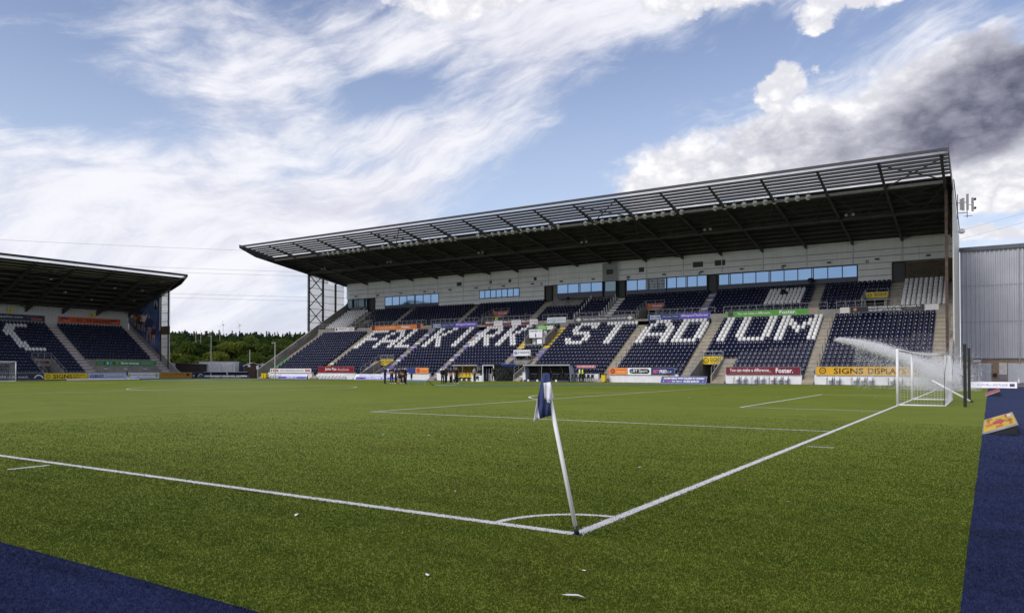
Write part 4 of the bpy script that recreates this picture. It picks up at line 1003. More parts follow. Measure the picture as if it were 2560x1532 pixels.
# players' tunnel: white door frame, dark sheeting, blue concertina hood
t = empty('players_tunnel', (-51.75, 73.4, 0), 0, 'covered players tunnel with white door frame and blue hood', 'tunnel')
MB().box(-.9,-.8,-.05,.05,0,2.1).box(.8,.9,-.05,.05,0,2.1).box(-.8,.8,-.05,.05,2.0,2.1).build('door_frame', WHITEPAINT, t)
MB().box(-.88,-.84,.06,5.2,0,2.0).build('side_sheet', pm('tunnel_blue',(.02,.03,.09),.5), t)
mb = MB(); n = 22
for k in range(n):
    y0, y1 = .06+5.1*k/n, .06+5.1*(k+1)/n; o0, o1 = .06*(k % 2), .06*((k+1) % 2)
    mb.add([(.84+o0,y0,0.02),(.84+o1,y1,.02),(.84+o1+random.uniform(-.03,.03),y1,2.0),(.84+o0,y0,2.0)],[(0,1,2,3)])
mb.build('side_sheet', pm('wrinkled_black_sheet',(.10,.10,.085),.25,var=.8,scale=3), t)
mb = MB(); n = 26
for k in range(n):
    y0, y1 = -.1+5.4*k/n, -.1+5.4*(k+1)/n; z0, z1 = 2.12+.14*(k % 2), 2.12+.14*((k+1) % 2)
    mb.add([(-1.0,y0,z0),(1.0,y0,z0),(1.0,y1,z1),(-1.0,y1,z1),(1.06,y0,1.86),(1.06,y1,1.86)],[(0,1,2,3),(1,4,5,2)])
    mb.m[-2:] = [0 if k < 8 else 1]*2
mb.build('hood', [pm('hood_black',(.03,.032,.036),.5,var=.4,scale=4), pm('hood_blue',(.05,.10,.32),.5,var=.3,scale=4)], t)
MB().box(-.85,.85,5.25,5.3,0,2.1).build('back_sheet', BLACK, t)
for k in range(3): MB().box(-.62+.4*k,-.57+.4*k,.5,.52,.25,1.7).build('inner_stripe', GALV, t)
# white printed panel beside the tunnel
o = fb(-50.9,-49.2,.03,.78,'#e5e7ea','small white panel with black animal emblem standing on the pitch edge',y=68.6,name='printed_panel_board',cat='board')
MB().prism([(.45,.08),(.62,.45),(.5,.55),(.75,.7),(1.0,.66),(1.1,.5),(1.02,.3),(1.05,.08),(.9,.08),(.85,.3),(.75,.34),(.62,.08)],'z',.004,.008).build('emblem', BLACK, o)
MB().box(-.06,0,-.05,.95,-.03,.03).box(1.7,1.76,-.05,.95,-.03,.03).build('leg', WHITEPAINT, o)
# loose chairs stored along the front wall
def make_chair():
    t = empty('armchair')
    MB().box(-.22,.22,-.22,.2,.42,.47).build('seat', WHITEPAINT, t); MB().box(-.22,.22,.18,.22,.5,.82).build('backrest', WHITEPAINT, t)
    for sx in (-.25,.25):
        for sy in (-.22,.22): MB().tube([(sx,sy,0),(sx,sy,.64 if sy < 0 else .82)],.02,5).build('leg', BLACK, t)
        MB().beam((sx,-.24,.65),(sx,.24,.65),.05,.03).build('armrest', BLACK, t)
    return t
ch0 = make_chair(); first = True
spots = [-19.6,-18.9,-17.7,-17.0,-15.9,-15.2,-14.5,-10.2,-9.5,-7.9,-7.2,-6.5,-4.6,-3.9]
for i, x in enumerate(spots):
    t = ch0 if i == 0 else ch0.copy()
    if i:
        COL.objects.link(t)
        for c0 in ch0.children: c = c0.copy(); COL.objects.link(c); c.parent = t
    t.location = (x, 74.1, 0); t.rotation_euler = (0,0,random.uniform(-.15,.15))
    under = 'maroon fostering board' if x < -13 else 'yellow signs board'; k = i+1 if x < -13 else i-6
    tag(t, f'white chair with black legs below the {under}, {ordn(k)} from left', 'chair', 'chairs along the front wall')
for i in range(17):
    x = -95.6 + .6*i if i < 9 else -84.3 + .75*(i-9)
    s = link('tip_up_chair', SEAT_WHITE); s.location = (x, 74.1, -.06)
    tag(s, f'white tip-up chair on the ground below the {"fish and chips" if i < 9 else "auctions"} board, {ordn(i+1 if i < 9 else i-8)} from left', 'seat', 'white chairs below the front boards')
# folding wheelchairs / stacked black seats beside the dugout, red board above
o = fb(-39.3,-36.7,1.72,2.05,'#b73a4c','narrow red board behind the stewards',[("PLAY & LEARN SOCCER HERE",1.3,.165,2.3,.17,W_,dict(bold=.02))],y=74.45)
for i in range(6):
    t = empty('wheelchair', (-39.6+.55*i, 73.7, 0), 0, f'folded dark wheelchair beside the stewards, {ordn(i+1)} from left', 'wheelchair', 'wheelchairs by the dugout')
    for sx in (-.18,.18):
        mb = MB(); n = 14
        mb.tube([(sx,.3*math.cos(2*math.pi*k/n),.3+.3*math.sin(2*math.pi*k/n)) for k in range(n+1)],.02,4); mb.build('wheel', BLACK, t)
        MB().tube([(sx,.2,.3),(sx,.25,.95),(sx,.33,.97)],.018,4).tube([(sx,-.3,.1),(sx,-.25,.62),(sx,.2,.64)],.018,4).build('frame', GALV, t)
    MB().box(-.18,.18,-.2,.2,.46,.52).build('seat', BLACKM, t); MB().box(-.18,.18,.2,.24,.52,.92).build('backrest', BLACKM, t)
for i, (x, y, lab) in enumerate(((-35.3,73.9,'two-wheel yellow bin left of the orange crest board'),(-27.4,73.9,'yellow bin at the right end of the cup sponsor board'),(-97.0,73.9,'yellow bin at the foot of the left steps'),(-96.4,73.9,'yellow bin beside the white fish board'),(-71.6,73.7,'small yellow bin beside the left gangway'))):
    t = empty('wheelie_bin', (x,y,0), 0, lab, 'bin')
    MB().add([(-.2,-.2,.06),(.2,-.2,.06),(.2,.2,.06),(-.2,.2,.06),(-.26,-.26,.9),(.26,-.26,.9),(.26,.26,.9),(-.26,.26,.9)],[(0,1,2,3),(4,5,6,7),(0,1,5,4),(1,2,6,5),(2,3,7,6),(3,0,4,7)]).build('body', YELLOW, t)
    MB().box(-.28,.28,-.3,.28,.9,1.0).build('lid', BLACK, t)
    for sx in (-.2,.2): MB().disc((sx-.03,.24,.09),(1,0,0),.09,.06,10).build('wheel', BLACK, t)

# ================================================================== END STAND (behind the far goal, faces +X)
S2 = empty('end_stand', (-108.5, 40, 0), 0, 'smaller covered end stand behind the far goal with a mural on its side', 'grandstand')
INV2 = Matrix.Translation(-Vector((-108.5, 40, 0)))
def ep(mb, name, mats, smooth=False):
    o = mb.build(name, mats, None, smooth); o.parent = S2; o.matrix_parent_inverse = INV2; return o
EX = lambda i: -108.6 - 0.75*i
EZ = lambda i: 0.2 + 0.465*i
NE = 18; YA, YE = 18.0, 66.0
mb = MB()
for i in range(NE):
    x1, x0, z = EX(i), EX(i+1), EZ(i)
    if i < 6: segs = [(YA,46.0),(48.7,54.3)] + ([] if i < 5 else [(54.3,YE)])
    else: segs = [(YA,YE)]
    if i < 5: segs.append((64.4, YE))
    for a, b in segs: mb.box(x0, x1, a, b, z-0.45, z)
ep(mb, 'terrace', CONC)
PINK = pm('pink_grey_step', (.50,.42,.42), .8, var=.12)
for a, b in ((52.05,53.65),(64.5,65.95)):
    mb = MB()
    for i in range(NE):
        mb.box(EX(i)-.375, EX(i)-.004, a, b, EZ(i)-.1, EZ(i)+.02).box(EX(i+1), EX(i)-.379, a, b, EZ(i)-.1, EZ(i)+.235)
        mb.box(EX(i)-.36, EX(i)-.2, b-.18, b-.02, EZ(i)+.02, EZ(i)+.05, 1).box(EX(i)-.7, EX(i)-.5, b-.18, b-.02, EZ(i)+.235, EZ(i)+.26, 1)
    ep(mb, 'stairway', [PINK, BLACK])
# gangway mouth and the wheelchair platform
for y in (45.9, 48.66): ep(MB().prism([(-108.4,0),(-113.1,0),(-113.1,EZ(6)+.15),(-108.4,.5)], 'y', y, y+.14), 'gangway_side_wall', CONC)
ep(MB().box(-113.25,-113.1,46.05,48.65,2.0,EZ(6)-.46), 'lintel', CONC)
ep(MB().box(-117,-116.8,45.5,49.2,0,2.4).box(-116.8,-113.3,45.5,45.9,0,2.4).box(-116.8,-113.3,48.9,49.2,0,2.4), 'gangway_passage', CONC)
ep(MB().box(-112.5,-112.3,54.3,64.4,0,2.1).box(-112.3,-109.0,54.3,64.4,0,.12), 'platform_wall', CONC)
ep(MB().prism([(-108.6,0),(-112.4,0),(-112.4,2.3),(-108.6,.35)], 'y', 54.2, 54.34), 'platform_side_wall', CONC)
ep(MB().prism([(-108.6,0),(-112.4,0),(-112.4,2.3),(-108.6,.35)], 'y', 64.3, 64.44), 'platform_side_wall', CONC)
for i in range(3): ep(MB().box(-112.28,-112.15,56+3.2*i,56.5+3.2*i,1.5,1.62), 'wall_light', WHITEPAINT)
erail = lambda m: ep(m, 'railing', GALV)
railing((-108.6,54.5,.12),(-108.6,64.2,.12),.95,1.6,fn=erail); railing((-108.4,YA,.1),(-108.4,45.7,.1),.95,1.6,fn=erail); railing((-108.4,48.9,.1),(-108.4,52,.1),.95,1.5,fn=erail)
railing((-113.1,46,EZ(6)),(-113.1,48.7,EZ(6)),.85,.9,fn=erail); railing((-108.5,46.0,.5),(-113.1,46.0,EZ(6)+.1),.8,1.4,fn=erail); railing((-108.5,48.7,.5),(-113.1,48.7,EZ(6)+.1),.8,1.4,fn=erail)
railing((-107.6,64.4,.0),(-111.5,64.4,1.9),.9,1.2,fn=erail); railing((-107.6,66.1,.0),(-111.5,66.1,1.9),.9,1.2,fn=erail); railing((-107.2,62.5,0),(-107.2,68.5,0),.9,1.2,fn=erail)
ep(MB().prism([(-107.9,0),(-123,0),(-123,10.2),(-122.3,9.8),(-108.2,1.05),(-107.9,.9)], 'y', YE, YE+.25), 'end_parapet', CONC)
# back wall of ribbed sheets
def ribbed(mb, along, a0, a1, c, z0, z1, pitch=.36, dep=.05):
    """trapezoid-ribbed sheet: `along` 'x' (facing -Y at y=c) or 'y' (facing +X at x=c)"""
    n = int((a1-a0)/pitch); pr = []
    for k in range(n):
        s = a0 + k*pitch; pr += [(s,0),(s+pitch*.35,0),(s+pitch*.5,1),(s+pitch*.85,1)]
    pr.append((a0+n*pitch,0)); vs = []
    for z in (z0, z1):
        for s, d in pr: vs.append((s, c - dep*d, z) if along == 'x' else (c + dep*d, s, z))
    m = len(pr); return mb.add(vs, [(i, i+1, m+i+1, m+i) for i in range(m-1)])
ep(ribbed(MB(), 'y', YA, YE, -122.75, 7.8, 12.2), 'back_wall', pm('pale_ribbed_sheet', (.50,.50,.52), .5, var=.08, streak=.4))
# roof
ERZ = lambda x: 16.72 - 0.335*(-107.0-x)
er = ep(MB().add([(-107.9,YA,ERZ(-107.9)),(-123.4,YA,ERZ(-123.4)),(-123.4,YE+.6,ERZ(-123.4)),(-107.9,YE+.6,ERZ(-107.9)),
                  (-107.9,YA,ERZ(-107.9)+.08),(-123.4,YA,ERZ(-123.4)+.08),(-123.4,YE+.6,ERZ(-123.4)+.08),(-107.9,YE+.6,ERZ(-107.9)+.08)],[(0,1,2,3),(4,5,6,7),(0,1,5,4),(1,2,6,5),(2,3,7,6),(3,0,4,7)]), 'roof', ROOFSHADE)
o = MB().add([(-107.1,YA,ERZ(-107.1)+.1),(-107.9,YA,ERZ(-107.9)+.1),(-107.9,YE+.5,ERZ(-107.9)+.1),(-107.1,YE+.5,ERZ(-107.1)+.1)],[(0,1,2,3)]).build('clear_sheet', CLEAR); o.parent = er
for x in (-108.4,-109.3,-110.1):
    o = MB().box(x-.03,x+.03,YA,YE+.5,ERZ(x)-.14,ERZ(x)+.08).build('purlin', pm('olive_steel',(.17,.16,.11),.5)); o.parent = er
for k in range(8):
    x = -110.6 - 1.6*k
    o = MB().box(x-.04,x+.04,YA,YE+.5,ERZ(x)-.2,ERZ(x)-.001).build('purlin', PURLIN); o.parent = er
o = MB().box(-107.15,-106.95,YA,YE+.7,ERZ(-107)-.02,ERZ(-107)+.3).build('front_gutter', DARKSTEEL); o.parent = er
o = MB().prism([(-106.9,ERZ(-107)-.1),(-106.9,ERZ(-107)+.34),(-123.4,ERZ(-123.4)+.3),(-123.4,ERZ(-123.4)-.5),(-108.6,ERZ(-108.6)-.7)],'y',YE+.62,YE+.7).build('end_fascia', DARKSTEEL); o.parent = er
EY = [YE-.2-5.45*k for k in range(9)]
for y in EY:
    prof = [(-107.3,ERZ(-107.3)-.3),(-112,ERZ(-112)-.75),(-122.9,10.4),(-122.9,ERZ(-122.9)-.22),(-107.3,ERZ(-107.3)-.16)]
    mb = MB().prism(prof,'y',y-.05,y+.05)
    for a, b in zip(prof[:2], prof[1:3]): mb.beam((a[0],y,a[1]),(b[0],y,b[1]),.28,.05)
    ep(mb, 'roof_frame', PURLIN)
for k in (0, 3):
    mb = MB()
    for xa, xb in ((-107.6,-111),(-111,-115),(-115,-119),(-119,-122.5)):
        mb.beam((xa,EY[k],ERZ(xa)-.4),(xb,EY[k+1],ERZ(xb)-.4),.1,.1).beam((xa,EY[k+1],ERZ(xa)-.4),(xb,EY[k],ERZ(xb)-.4),.1,.1)
    ep(mb, 'wind_bracing', PURLIN)
for i, (x, y) in enumerate(((-113,62.5),(-117,63.5),(-113,58),(-116,52),(-112,48),(-118,57))):
    ep(MB().box(x-.25,x+.25,y-.12,y+.12,ERZ(x)-.45,ERZ(x)-.3), 'strip_light', pm('strip_light_cover',(.5,.52,.5),.4))
# gable: columns, milky strip, painted mural
for x in (-111.0,-113.15): ep(MB().box(x-.14,x+.14,YE-.12,YE-.02,0,ERZ(x)-.3), 'end_column', MATS['rusty_steel'])
for k in range(10):
    z = 2.3+1.42*k
    if z < 15: ep(MB().box(-113.0,-111.15,YE+.02,YE+.06,z,z+.07), 'end_girt', DARKSTEEL)
    za, zb = 1.6+1.42*k, min(1.6+1.42*(k+1), 15.0)
    if za < 14.6: ep(MB().box(-113.3,-110.85,YE+.10,YE+.14,za+.01,zb-.01), 'end_sheet', MILKY if k not in (4,) else pm('brown_vent_sheet',(.12,.09,.04),.7))
mural = ep(MB().prism([(-113.35,3.9),(-113.35,14.1),(-122.6,11.05),(-122.6,9.6)],'y',YE-.2,YE-.1), 'mural', pm('mural_blue',(.06,.09,.20),.6,var=.7,scale=.45))
def fig(cx, zf, hgt, shirt, shorts, skin='#b58a70', k=0, arm=1):
    def part(poly, c):
        o = MB().prism([(cx-p[0]*hgt, zf+p[1]*hgt) for p in poly],'y',YE-.225-.004*k,YE-.205-.004*k).build('painted_figure', ink(c)); o.parent = mural
    part([(-.12,0),(-.05,0),(-.02,.45),(.03,.45),(.1,.02),(.17,.02),(.12,.48),(-.1,.48)], skin)
    part([(-.13,.36),(.13,.36),(.12,.52),(-.12,.52)], shorts)
    part([(-.12,.51),(.12,.51),(.2,.62),(.26,.5),(.32,.54),(.2,.8),(.06,.84),(-.06,.84),(-.2,.8),(-.3,.6+.3*arm),(-.36,.58+.34*arm),(-.22,.62)], shirt)
    part([(.05*math.cos(a),.91+.075*math.sin(a)) for a in [2*math.pi*i/10 for i in range(10)]], skin)
fig(-115.0,5.6,3.2,'#5a2430','#e2dfd8',k=0); fig(-116.3,6.2,4.6,'#33406e','#d8d4cb',k=1,arm=.2); fig(-117.9,8.0,3.2,'#e0ddd6','#c8c2b8',k=2,arm=1); fig(-119.3,8.3,2.6,'#7a2b22','#3a2420',k=3,arm=.4); fig(-120.5,8.9,2.0,'#c28b2e','#b5742c',k=4,arm=.6); fig(-118.6,9.8,2.0,'#26355f','#dedbd4',k=5); fig(-121.4,9.6,1.5,'#d9d6d0','#31406a',k=6)
o = MB().prism([(-113.9-.5*math.cos(a)-.5, 12.3+.75*math.sin(a)) for a in [2*math.pi*i/16 for i in range(16)]],'y',YE-.24,YE-.21).build('painted_crest', ink('#c9c4ae')); o.parent = mural
o = MB().prism([(-114.0,11.7),(-114.4,12.95),(-114.8,11.7),(-114.4,11.5)],'y',YE-.26,YE-.242).build('painted_crest', ink('#1b2238')); o.parent = mural
# seats of the end stand
navy2, white2 = [], []
CROWS = {16:(45.9,49.0),15:(45.6,46.7),14:(45.3,46.4),13:(45.3,46.4),12:(45.35,46.5),11:(45.4,46.6),10:(45.5,46.7),9:(45.7,46.8),8:(46.0,49.1)}
for a, b in ((YA,52.0),(53.7,64.4)):
    n = int((b-a)/.5); sy = (b-a)/n
    for i in range(NE):
        for c_ in range(n):
            y = a+sy*(c_+.5)
            if 45.8 < y < 48.9 and i < 6: continue
            if y > 53.7 and i < 6: continue
            (white2 if i in CROWS and CROWS[i][0]-.1 < y < CROWS[i][1]+.1 else navy2).append((EX(i)-.52, y, EZ(i)))
seat_mass('navy_seats', navy2, R(90), NAVYSEAT, 'rows of navy seats filling the end stand behind the far goal', 'navy seats of the end stand')
seat_mass('white_seats', white2, R(90), WHITESEAT, 'white seats forming a letter C in the end stand', 'white seats of the end stand')
# boards of the end stand (seen from +X: right is +Y)
def eb(y0, y1, z0, z1, x, bg, label, texts=(), patches=(), **k):
    return board((x, y0, z0), (0,1,0), UPV, y1-y0, z1-z0, bg, label, texts, patches, **k)
o = eb(41,52.2,9.05,9.98,-122.58,'#252b47','navy lighting supplies board high on the end stand wall',[("lightingsupplies.com",5.2,.48,5.6,.42,'#c9cfdb',dict(bold=.012))])
MB().box(8.6,10.2,.5,.78,.006,.012).build('emblem', ink('#39406e'), o); MB().box(9.2,10.8,.16,.44,.006,.012).build('emblem', ink('#b3483c'), o)
o = eb(54.2,64.35,9.1,10.02,-122.58,'#c9501f','orange telephone number board high on the end stand wall',[("01  74 565602",5.6,.46,5.4,.5,'#241a1c',dict(bold=.02))])
for dx in (.35, 8.3): MB().box(dx,dx+1.2,.5,.76,.006,.012).build('emblem', ink('#2f315a'), o); MB().box(dx+.5,dx+1.6,.16,.42,.006,.012).build('emblem', ink('#dd6f50'), o)
for ch, y in (('D',47.2),('E',59.5)): eb(y-.33,y+.33,10.2,10.8,-122.4,'#e0c41e',f'small yellow square block sign with the letter {ch}',[(ch,.33,.3,.3,.38,'#1d1b12',dict(bold=.02))],name='block_sign',cat='sign')
o = eb(54.7,64.7,2.08,2.82,-112.25,'#3d8a4e','green save money board above the wheelchair platform',[("Save money",5.5,.36,3.0,.46,W_,dict(bold=.03)),("Take the right Route",8.4,.5,2.0,.16,'#dcefe0'),("to work with us today",8.4,.24,2.0,.12,'#dcefe0')])
for k, c in enumerate(('#b5483c','#4e7fc4','#2c2f45','#d9dade','#6a9cd8','#2c2f45','#c8803a')):
    x_ = .4+.5*k; MB().prism([(x_-.1,.1),(x_+.02,.3),(x_+.14,.1),(x_+.1,.5),(x_,.62),(x_-.12,.5)],'z',.004,.008).build('emblem', ink(c), o)
o = eb(46.2,48.4,2.35,2.75,-113.02,'#3a2a28','small dark sign with pale lettering over the end stand gangway',[("Carena",1.1,.2,1.3,.26,'#d9906f',dict(shear=.3))],name='gangway_sign',cat='sign')
XB_ = -105.0
o = eb(33,43.95,.12,.98,XB_,'#2b3043','dark MAN of the match board behind the far goal',[("MAN",5.55,.42,1.4,.34,'#d9dde6',dict(bold=.01)),("of the match.",7.75,.4,2.6,.34,'#d9dde6')])
MB().prism([(9.7,.2),(9.78,.42),(10.0,.62),(10.3,.7),(10.6,.62),(10.82,.42),(10.9,.2),(10.75,.2),(10.6,.45),(10.3,.55),(10.0,.45),(9.85,.2)],'z',.004,.008).build('emblem', ink('#e3e6ec'), o)
MB().box(3.2,3.9,.1,.6,.004,.008).build('emblem', ink('#8fa0b8'), o)
o = eb(44.0,49.75,.12,.98,XB_,'#e2c51c','yellow signs displays print board in front of the end stand',[("SIGNS",2.4,.42,2.5,.56,'#1c1a14',dict(bold=.012)),("DISPLAYS",4.6,.6,1.6,.24,'#2e2a16'),("PRINT",4.3,.25,1.0,.22,'#2e2a16')])
roundel(o,.5,.45,.26,'#3a3116','#e2c51c')
eb(49.8,55.45,.12,.98,XB_,'#b8c0d6','pale blue GBSS board in front of the end stand',[("GBSS",1.3,.42,2.0,.42,'#31458c',dict(bold=.03,shear=.15)),("TOOLS AND PLANT HIRE LTD",3.9,.3,2.6,.14,'#4c5f9c')])
o = eb(55.5,60.65,.12,.98,XB_,'#e7e7ef','white plant hire website board in front of the end stand',[("www.jarvieplant.co.uk",2.6,.52,3.7,.32,'#3d3f8f'),("Sales, Plant, Accommodation, Vehicles",2.6,.2,3.2,.13,'#5a5c9c')])
roundel(o,.35,.45,.26,'#3c6a4a','#d9c33a'); roundel(o,4.75,.45,.26,'#3c6a4a','#d9c33a')
o = eb(60.75,66.25,.12,.98,XB_,'#b5832c','gold career board at the right end of the end stand boards',[("Score a Career at McBriday UK",2.3,.58,3.7,.24,'#3f2c14',dict(bold=.015)),("www.mcbriday.co.uk/careers",1.6,.25,2.4,.12,'#4a3416')])
MB().prism([(4.5,.75),(5.3,.6),(4.65,.2)],'z',.004,.008).build('emblem', ink('#1d2440'), o)
wedge((-104.0,46.5,.02),(0,1,0),(-1,0,0),10.5,.35,.14,'#e3dfe6','very low white board lying before the yellow signs board')
o = eb(66.4,69.2,.05,.98,-106.2,'#22253a','dark board with drop and bowl emblems by the brown hut',[("MAN",2.3,.25,.8,.16,W_)])
MB().prism([(1.75,.2),(1.83,.45),(2.05,.66),(2.3,.74),(2.6,.62),(2.78,.2),(2.62,.2),(2.5,.5),(2.3,.6),(2.05,.5),(1.9,.2)],'z',.004,.008).build('emblem', ink('#e3e6ec'), o); roundel(o,1.0,.4,.2,'#dfe3ea','#b34a4e')

# ================================================================== HUTS AND CONTAINERS IN THE FAR CORNER
t = empty('container', (*azpt(531,143), 0), R(37), 'white steel site container with double doors in the far corner', 'container')
MB().box(-3.1,3.1,-1.2,1.2,.1,2.75).build('body', pm('container_white',(.76,.75,.74),.5,streak=.2), t); MB().box(-3.15,3.15,-1.25,1.25,2.75,2.85).build('roof_edge', WHITEPAINT, t)
for x0, x1 in ((-2.9,-1.5),(-.9,.9),(1.0,2.8)): d_ = MB().box(x0,x1,-1.24,-1.2,.3,2.4).build('door', pm('container_door',(.70,.69,.68),.5), t); MB().tube([(x1-.15,-1.27,.35),(x1-.15,-1.27,2.3)],.025,5).build('lock_bar', GALV, d_)
t = empty('container', (*azpt(587,146), 0), R(37), 'navy shipping container right of the white one', 'container')
m_ = pm('container_navy',(.022,.03,.085),.5); MB().box(-3,3,-1.15,1.2,.1,2.55).build('body', m_, t)
ribbed(MB(), 'x', -2.95, 2.95, -1.16, .15, 2.5, .28, .05).build('ribs', m_, t)
def shed(loc, rz, w, d, hh, wallc, roofm, label, gable=True):
    t = empty('wooden_hut', loc, R(rz), label, 'hut')
    wall = MB().prism([(-w/2,0),(w/2,0),(w/2,hh*.82),(0,hh) if gable else (w/2,hh*.9),(-w/2,hh*.82)] if gable else [(-w/2,0),(w/2,0),(w/2,hh*.92),(-w/2,hh)],'y',-d/2,d/2).build('wall', wallc, t)
    for k in range(int(w/.14)):
        x0 = -w/2+.14*k; MB().box(x0+.008,x0+.132,-d/2-.02,-d/2-.001,.05,hh*.8).build('plank', wallc, wall)
    MB().box(-.4,.4,-d/2-.05,-d/2-.02,.05,hh*.78).build('door', wallc, t)
    if gable:
        for s in (-1,1): MB().add([(s*(w/2+.15),-d/2-.15,hh*.82-.06),(0,-d/2-.15,hh+.03),(0,d/2+.15,hh+.03),(s*(w/2+.15),d/2+.15,hh*.82-.06),(s*(w/2+.15),-d/2-.15,hh*.82),(0,-d/2-.15,hh+.1),(0,d/2+.15,hh+.1),(s*(w/2+.15),d/2+.15,hh*.82)],[(0,1,2,3),(4,5,6,7),(0,1,5,4),(1,2,6,5),(2,3,7,6),(3,0,4,7)]).build('roof', roofm, t)
    else: MB().add([(-w/2-.15,-d/2-.15,hh),(w/2+.15,-d/2-.15,hh*.92),(w/2+.15,d/2+.15,hh*.92),(-w/2-.15,d/2+.15,hh),(-w/2-.15,-d/2-.15,hh+.08),(w/2+.15,-d/2-.15,hh*.92+.08),(w/2+.15,d/2+.15,hh*.92+.08),(-w/2-.15,d/2+.15,hh+.08)],[(0,1,2,3),(4,5,6,7),(0,1,5,4),(1,2,6,5),(2,3,7,6),(3,0,4,7)]).build('roof', roofm, t)
    return t
BRW = pm('brown_wood',(.055,.028,.02),.7,var=.3,scale=3); DBW = pm('dark_brown_wood',(.035,.022,.018),.7,var=.3,scale=3)
t = shed((*azpt(611,134),0),55,2.6,3.4,2.55,BRW,pm('white_felt',(.66,.64,.63),.7),'brown wooden hut with a white roof beside the left parapet')
MB().box(.55,.95,-1.77,-1.74,1.5,2.1).build('notice', WHITEPAINT, t); MB().box(-.8,-.4,-1.77,-1.74,1.9,2.25).build('notice', WHITEPAINT, t)
shed((*azpt(464,142),0),37,4.4,3.0,2.5,DBW,pm('black_felt',(.03,.03,.03),.8),'dark brown flat-roofed hut left of the white container',False)
# ribbed boundary fence, post by post
t = empty('boundary_fence', (-124, 62, 0), 0, 'pale ribbed metal boundary fence beside the end stand', 'fence')
FP = [(-124,66.6),(-121,71.5),(-117.5,76.6),(-113.5,81.7),(-109.5,86.8),(-105,91.9)]
for k, (a, b) in enumerate(zip(FP[:-1], FP[1:])):
    pa, pb = Vector((a[0]+124,a[1]-62,0)), Vector((b[0]+124,b[1]-62,0)); d = (pb-pa); L = d.length
    o = ribbed(MB(), 'x', 0, L, 0, 0, 2.55, .3, .05).build('fence_panel', pm('fence_sheet',(.48,.50,.53),.45,streak=.3), t); o.location = pa; o.rotation_euler = (0,0,math.atan2(d.y,d.x))
    MB().box(-.06,.06,-.1,.06,0,2.6).build('post', DARKSTEEL, t).location = pa
# far dugout with two blue perspex shelters
t = empty('far_dugout', (*azpt(547,131), 0), R(37), 'low glazed far dugout with INDEPENDENT FINANCIAL ADVISERS board', 'dugout')
for x0 in (-3.5,.1):
    mb = MB()
    for a, b in zip([(0,1.5),(.4,1.45),(.75,1.1),(.85,.1)][:-1],[(0,1.5),(.4,1.45),(.75,1.1),(.85,.1)][1:]): mb.add([(x0,a[0],a[1]),(x0+3.4,a[0],a[1]),(x0+3.4,b[0],b[1]),(x0,b[0],b[1])],[(0,1,2,3)])
    mb.build('shelter_shell', pm('blue_perspex',(.05,.07,.14),.15), t); MB().box(x0,x0+3.4,-.05,.0,1.46,1.54).build('shelter_edge', GALV, t)
    for k in range(4): MB().box(x0+.2+.8*k,x0+.75+.8*k,.25,.6,.3,.42).box(x0+.2+.8*k,x0+.75+.8*k,.55,.62,.42,.9).build('bench_seat', NAVYSEAT, t)
o = board((-3.7,-.25,.05), RT, UPV, 7.6, .72, '#2e3350', '', [("INDEPENDENT FINANCIAL ADVISERS",3.8,.5,6.8,.3,W_,dict(bold=.04)),("Mortgages  Pensions  Investments",3.8,.16,4.8,.16,W_,dict(bold=.02))], name='dugout_board', parent=t); frame(o, (-3.7,-.25,.05), RT, UPV); o.matrix_local = o.matrix_world.copy()

t.scale = (1, 1, .7)
# ================================================================== HALL at the right
H = empty('sports_hall', (12, 95, 0), 0, 'tall grey corrugated hall with a brick base at the right edge', 'building')
def hp(mb, name, mats): o = mb.build(name, mats, H); o.location = (-12, -95, 0); return o
hp(ribbed(MB(), 'x', .62, 34, 95.0, 2.85, 15.3, .44, .11), 'cladding', HALLGREY)
hp(MB().box(.62,34,95.1,130,0,15.2), 'core', HALLGREY)
for z in (7.0, 11.2): hp(MB().box(.62,34,94.875,94.885,z,z+.05), 'sheet_joint', pm('joint_grey',(.26,.27,.30),.5))
hp(MB().box(.5,34,94.7,95.15,15.3,15.75), 'gutter', pm('gutter_grey',(.10,.11,.13),.5)); hp(MB().box(.5,34,94.8,94.98,2.75,2.87), 'flashing', pm('joint_grey',(.26,.27,.30),.5))
base = hp(MB().box(.62,34,94.97,95.09,0,2.75), 'brick_base', pm('mortar',(.36,.32,.27),.9))
mb = MB()
for r_ in range(29):
    for c_ in range(56):
        x0 = .64+.24*c_+(.12 if r_ % 2 else 0); mb.box(x0,x0+.225,94.95,94.972,.02+.094*r_,.02+.094*r_+.082)
o = mb.build('brick_courses', BRICKL, base); o['kind'] = 'stuff'
PALE = pm('pale_door_sheet',(.50,.52,.55),.45,var=.06,streak=.2); DKD = pm('grey_door',(.22,.21,.24),.5)
for (x0, x1, z1, m_) in ((1.35,2.25,2.1,DKD),(2.3,3.0,2.25,PALE),(3.02,3.6,2.25,PALE),(5.2,8.4,2.25,PALE),(8.6,9.6,2.25,PALE)):
    d_ = hp(MB().box(x0,x1,94.90,94.948,.02,z1), 'door', m_); d2 = MB().box(x1-.14,x1-.10,94.87,94.90,.95,1.1).build('handle', BLACK, d_)
    mb2 = MB()
    for k in range(int((x1-x0)/.22)): mb2.box(x0+.1+.22*k,x0+.13+.22*k,94.892,94.90,.06,z1-.05)
    mb2.build('rib', m_, d_)
d_ = hp(MB().box(4.35,5.1,94.90,94.948,.95,2.3), 'shutter', pm('white_shutter',(.60,.58,.56),.5,streak=.3)); hp(MB().box(4.35,5.1,94.90,94.948,.3,.95), 'shutter', DKD)
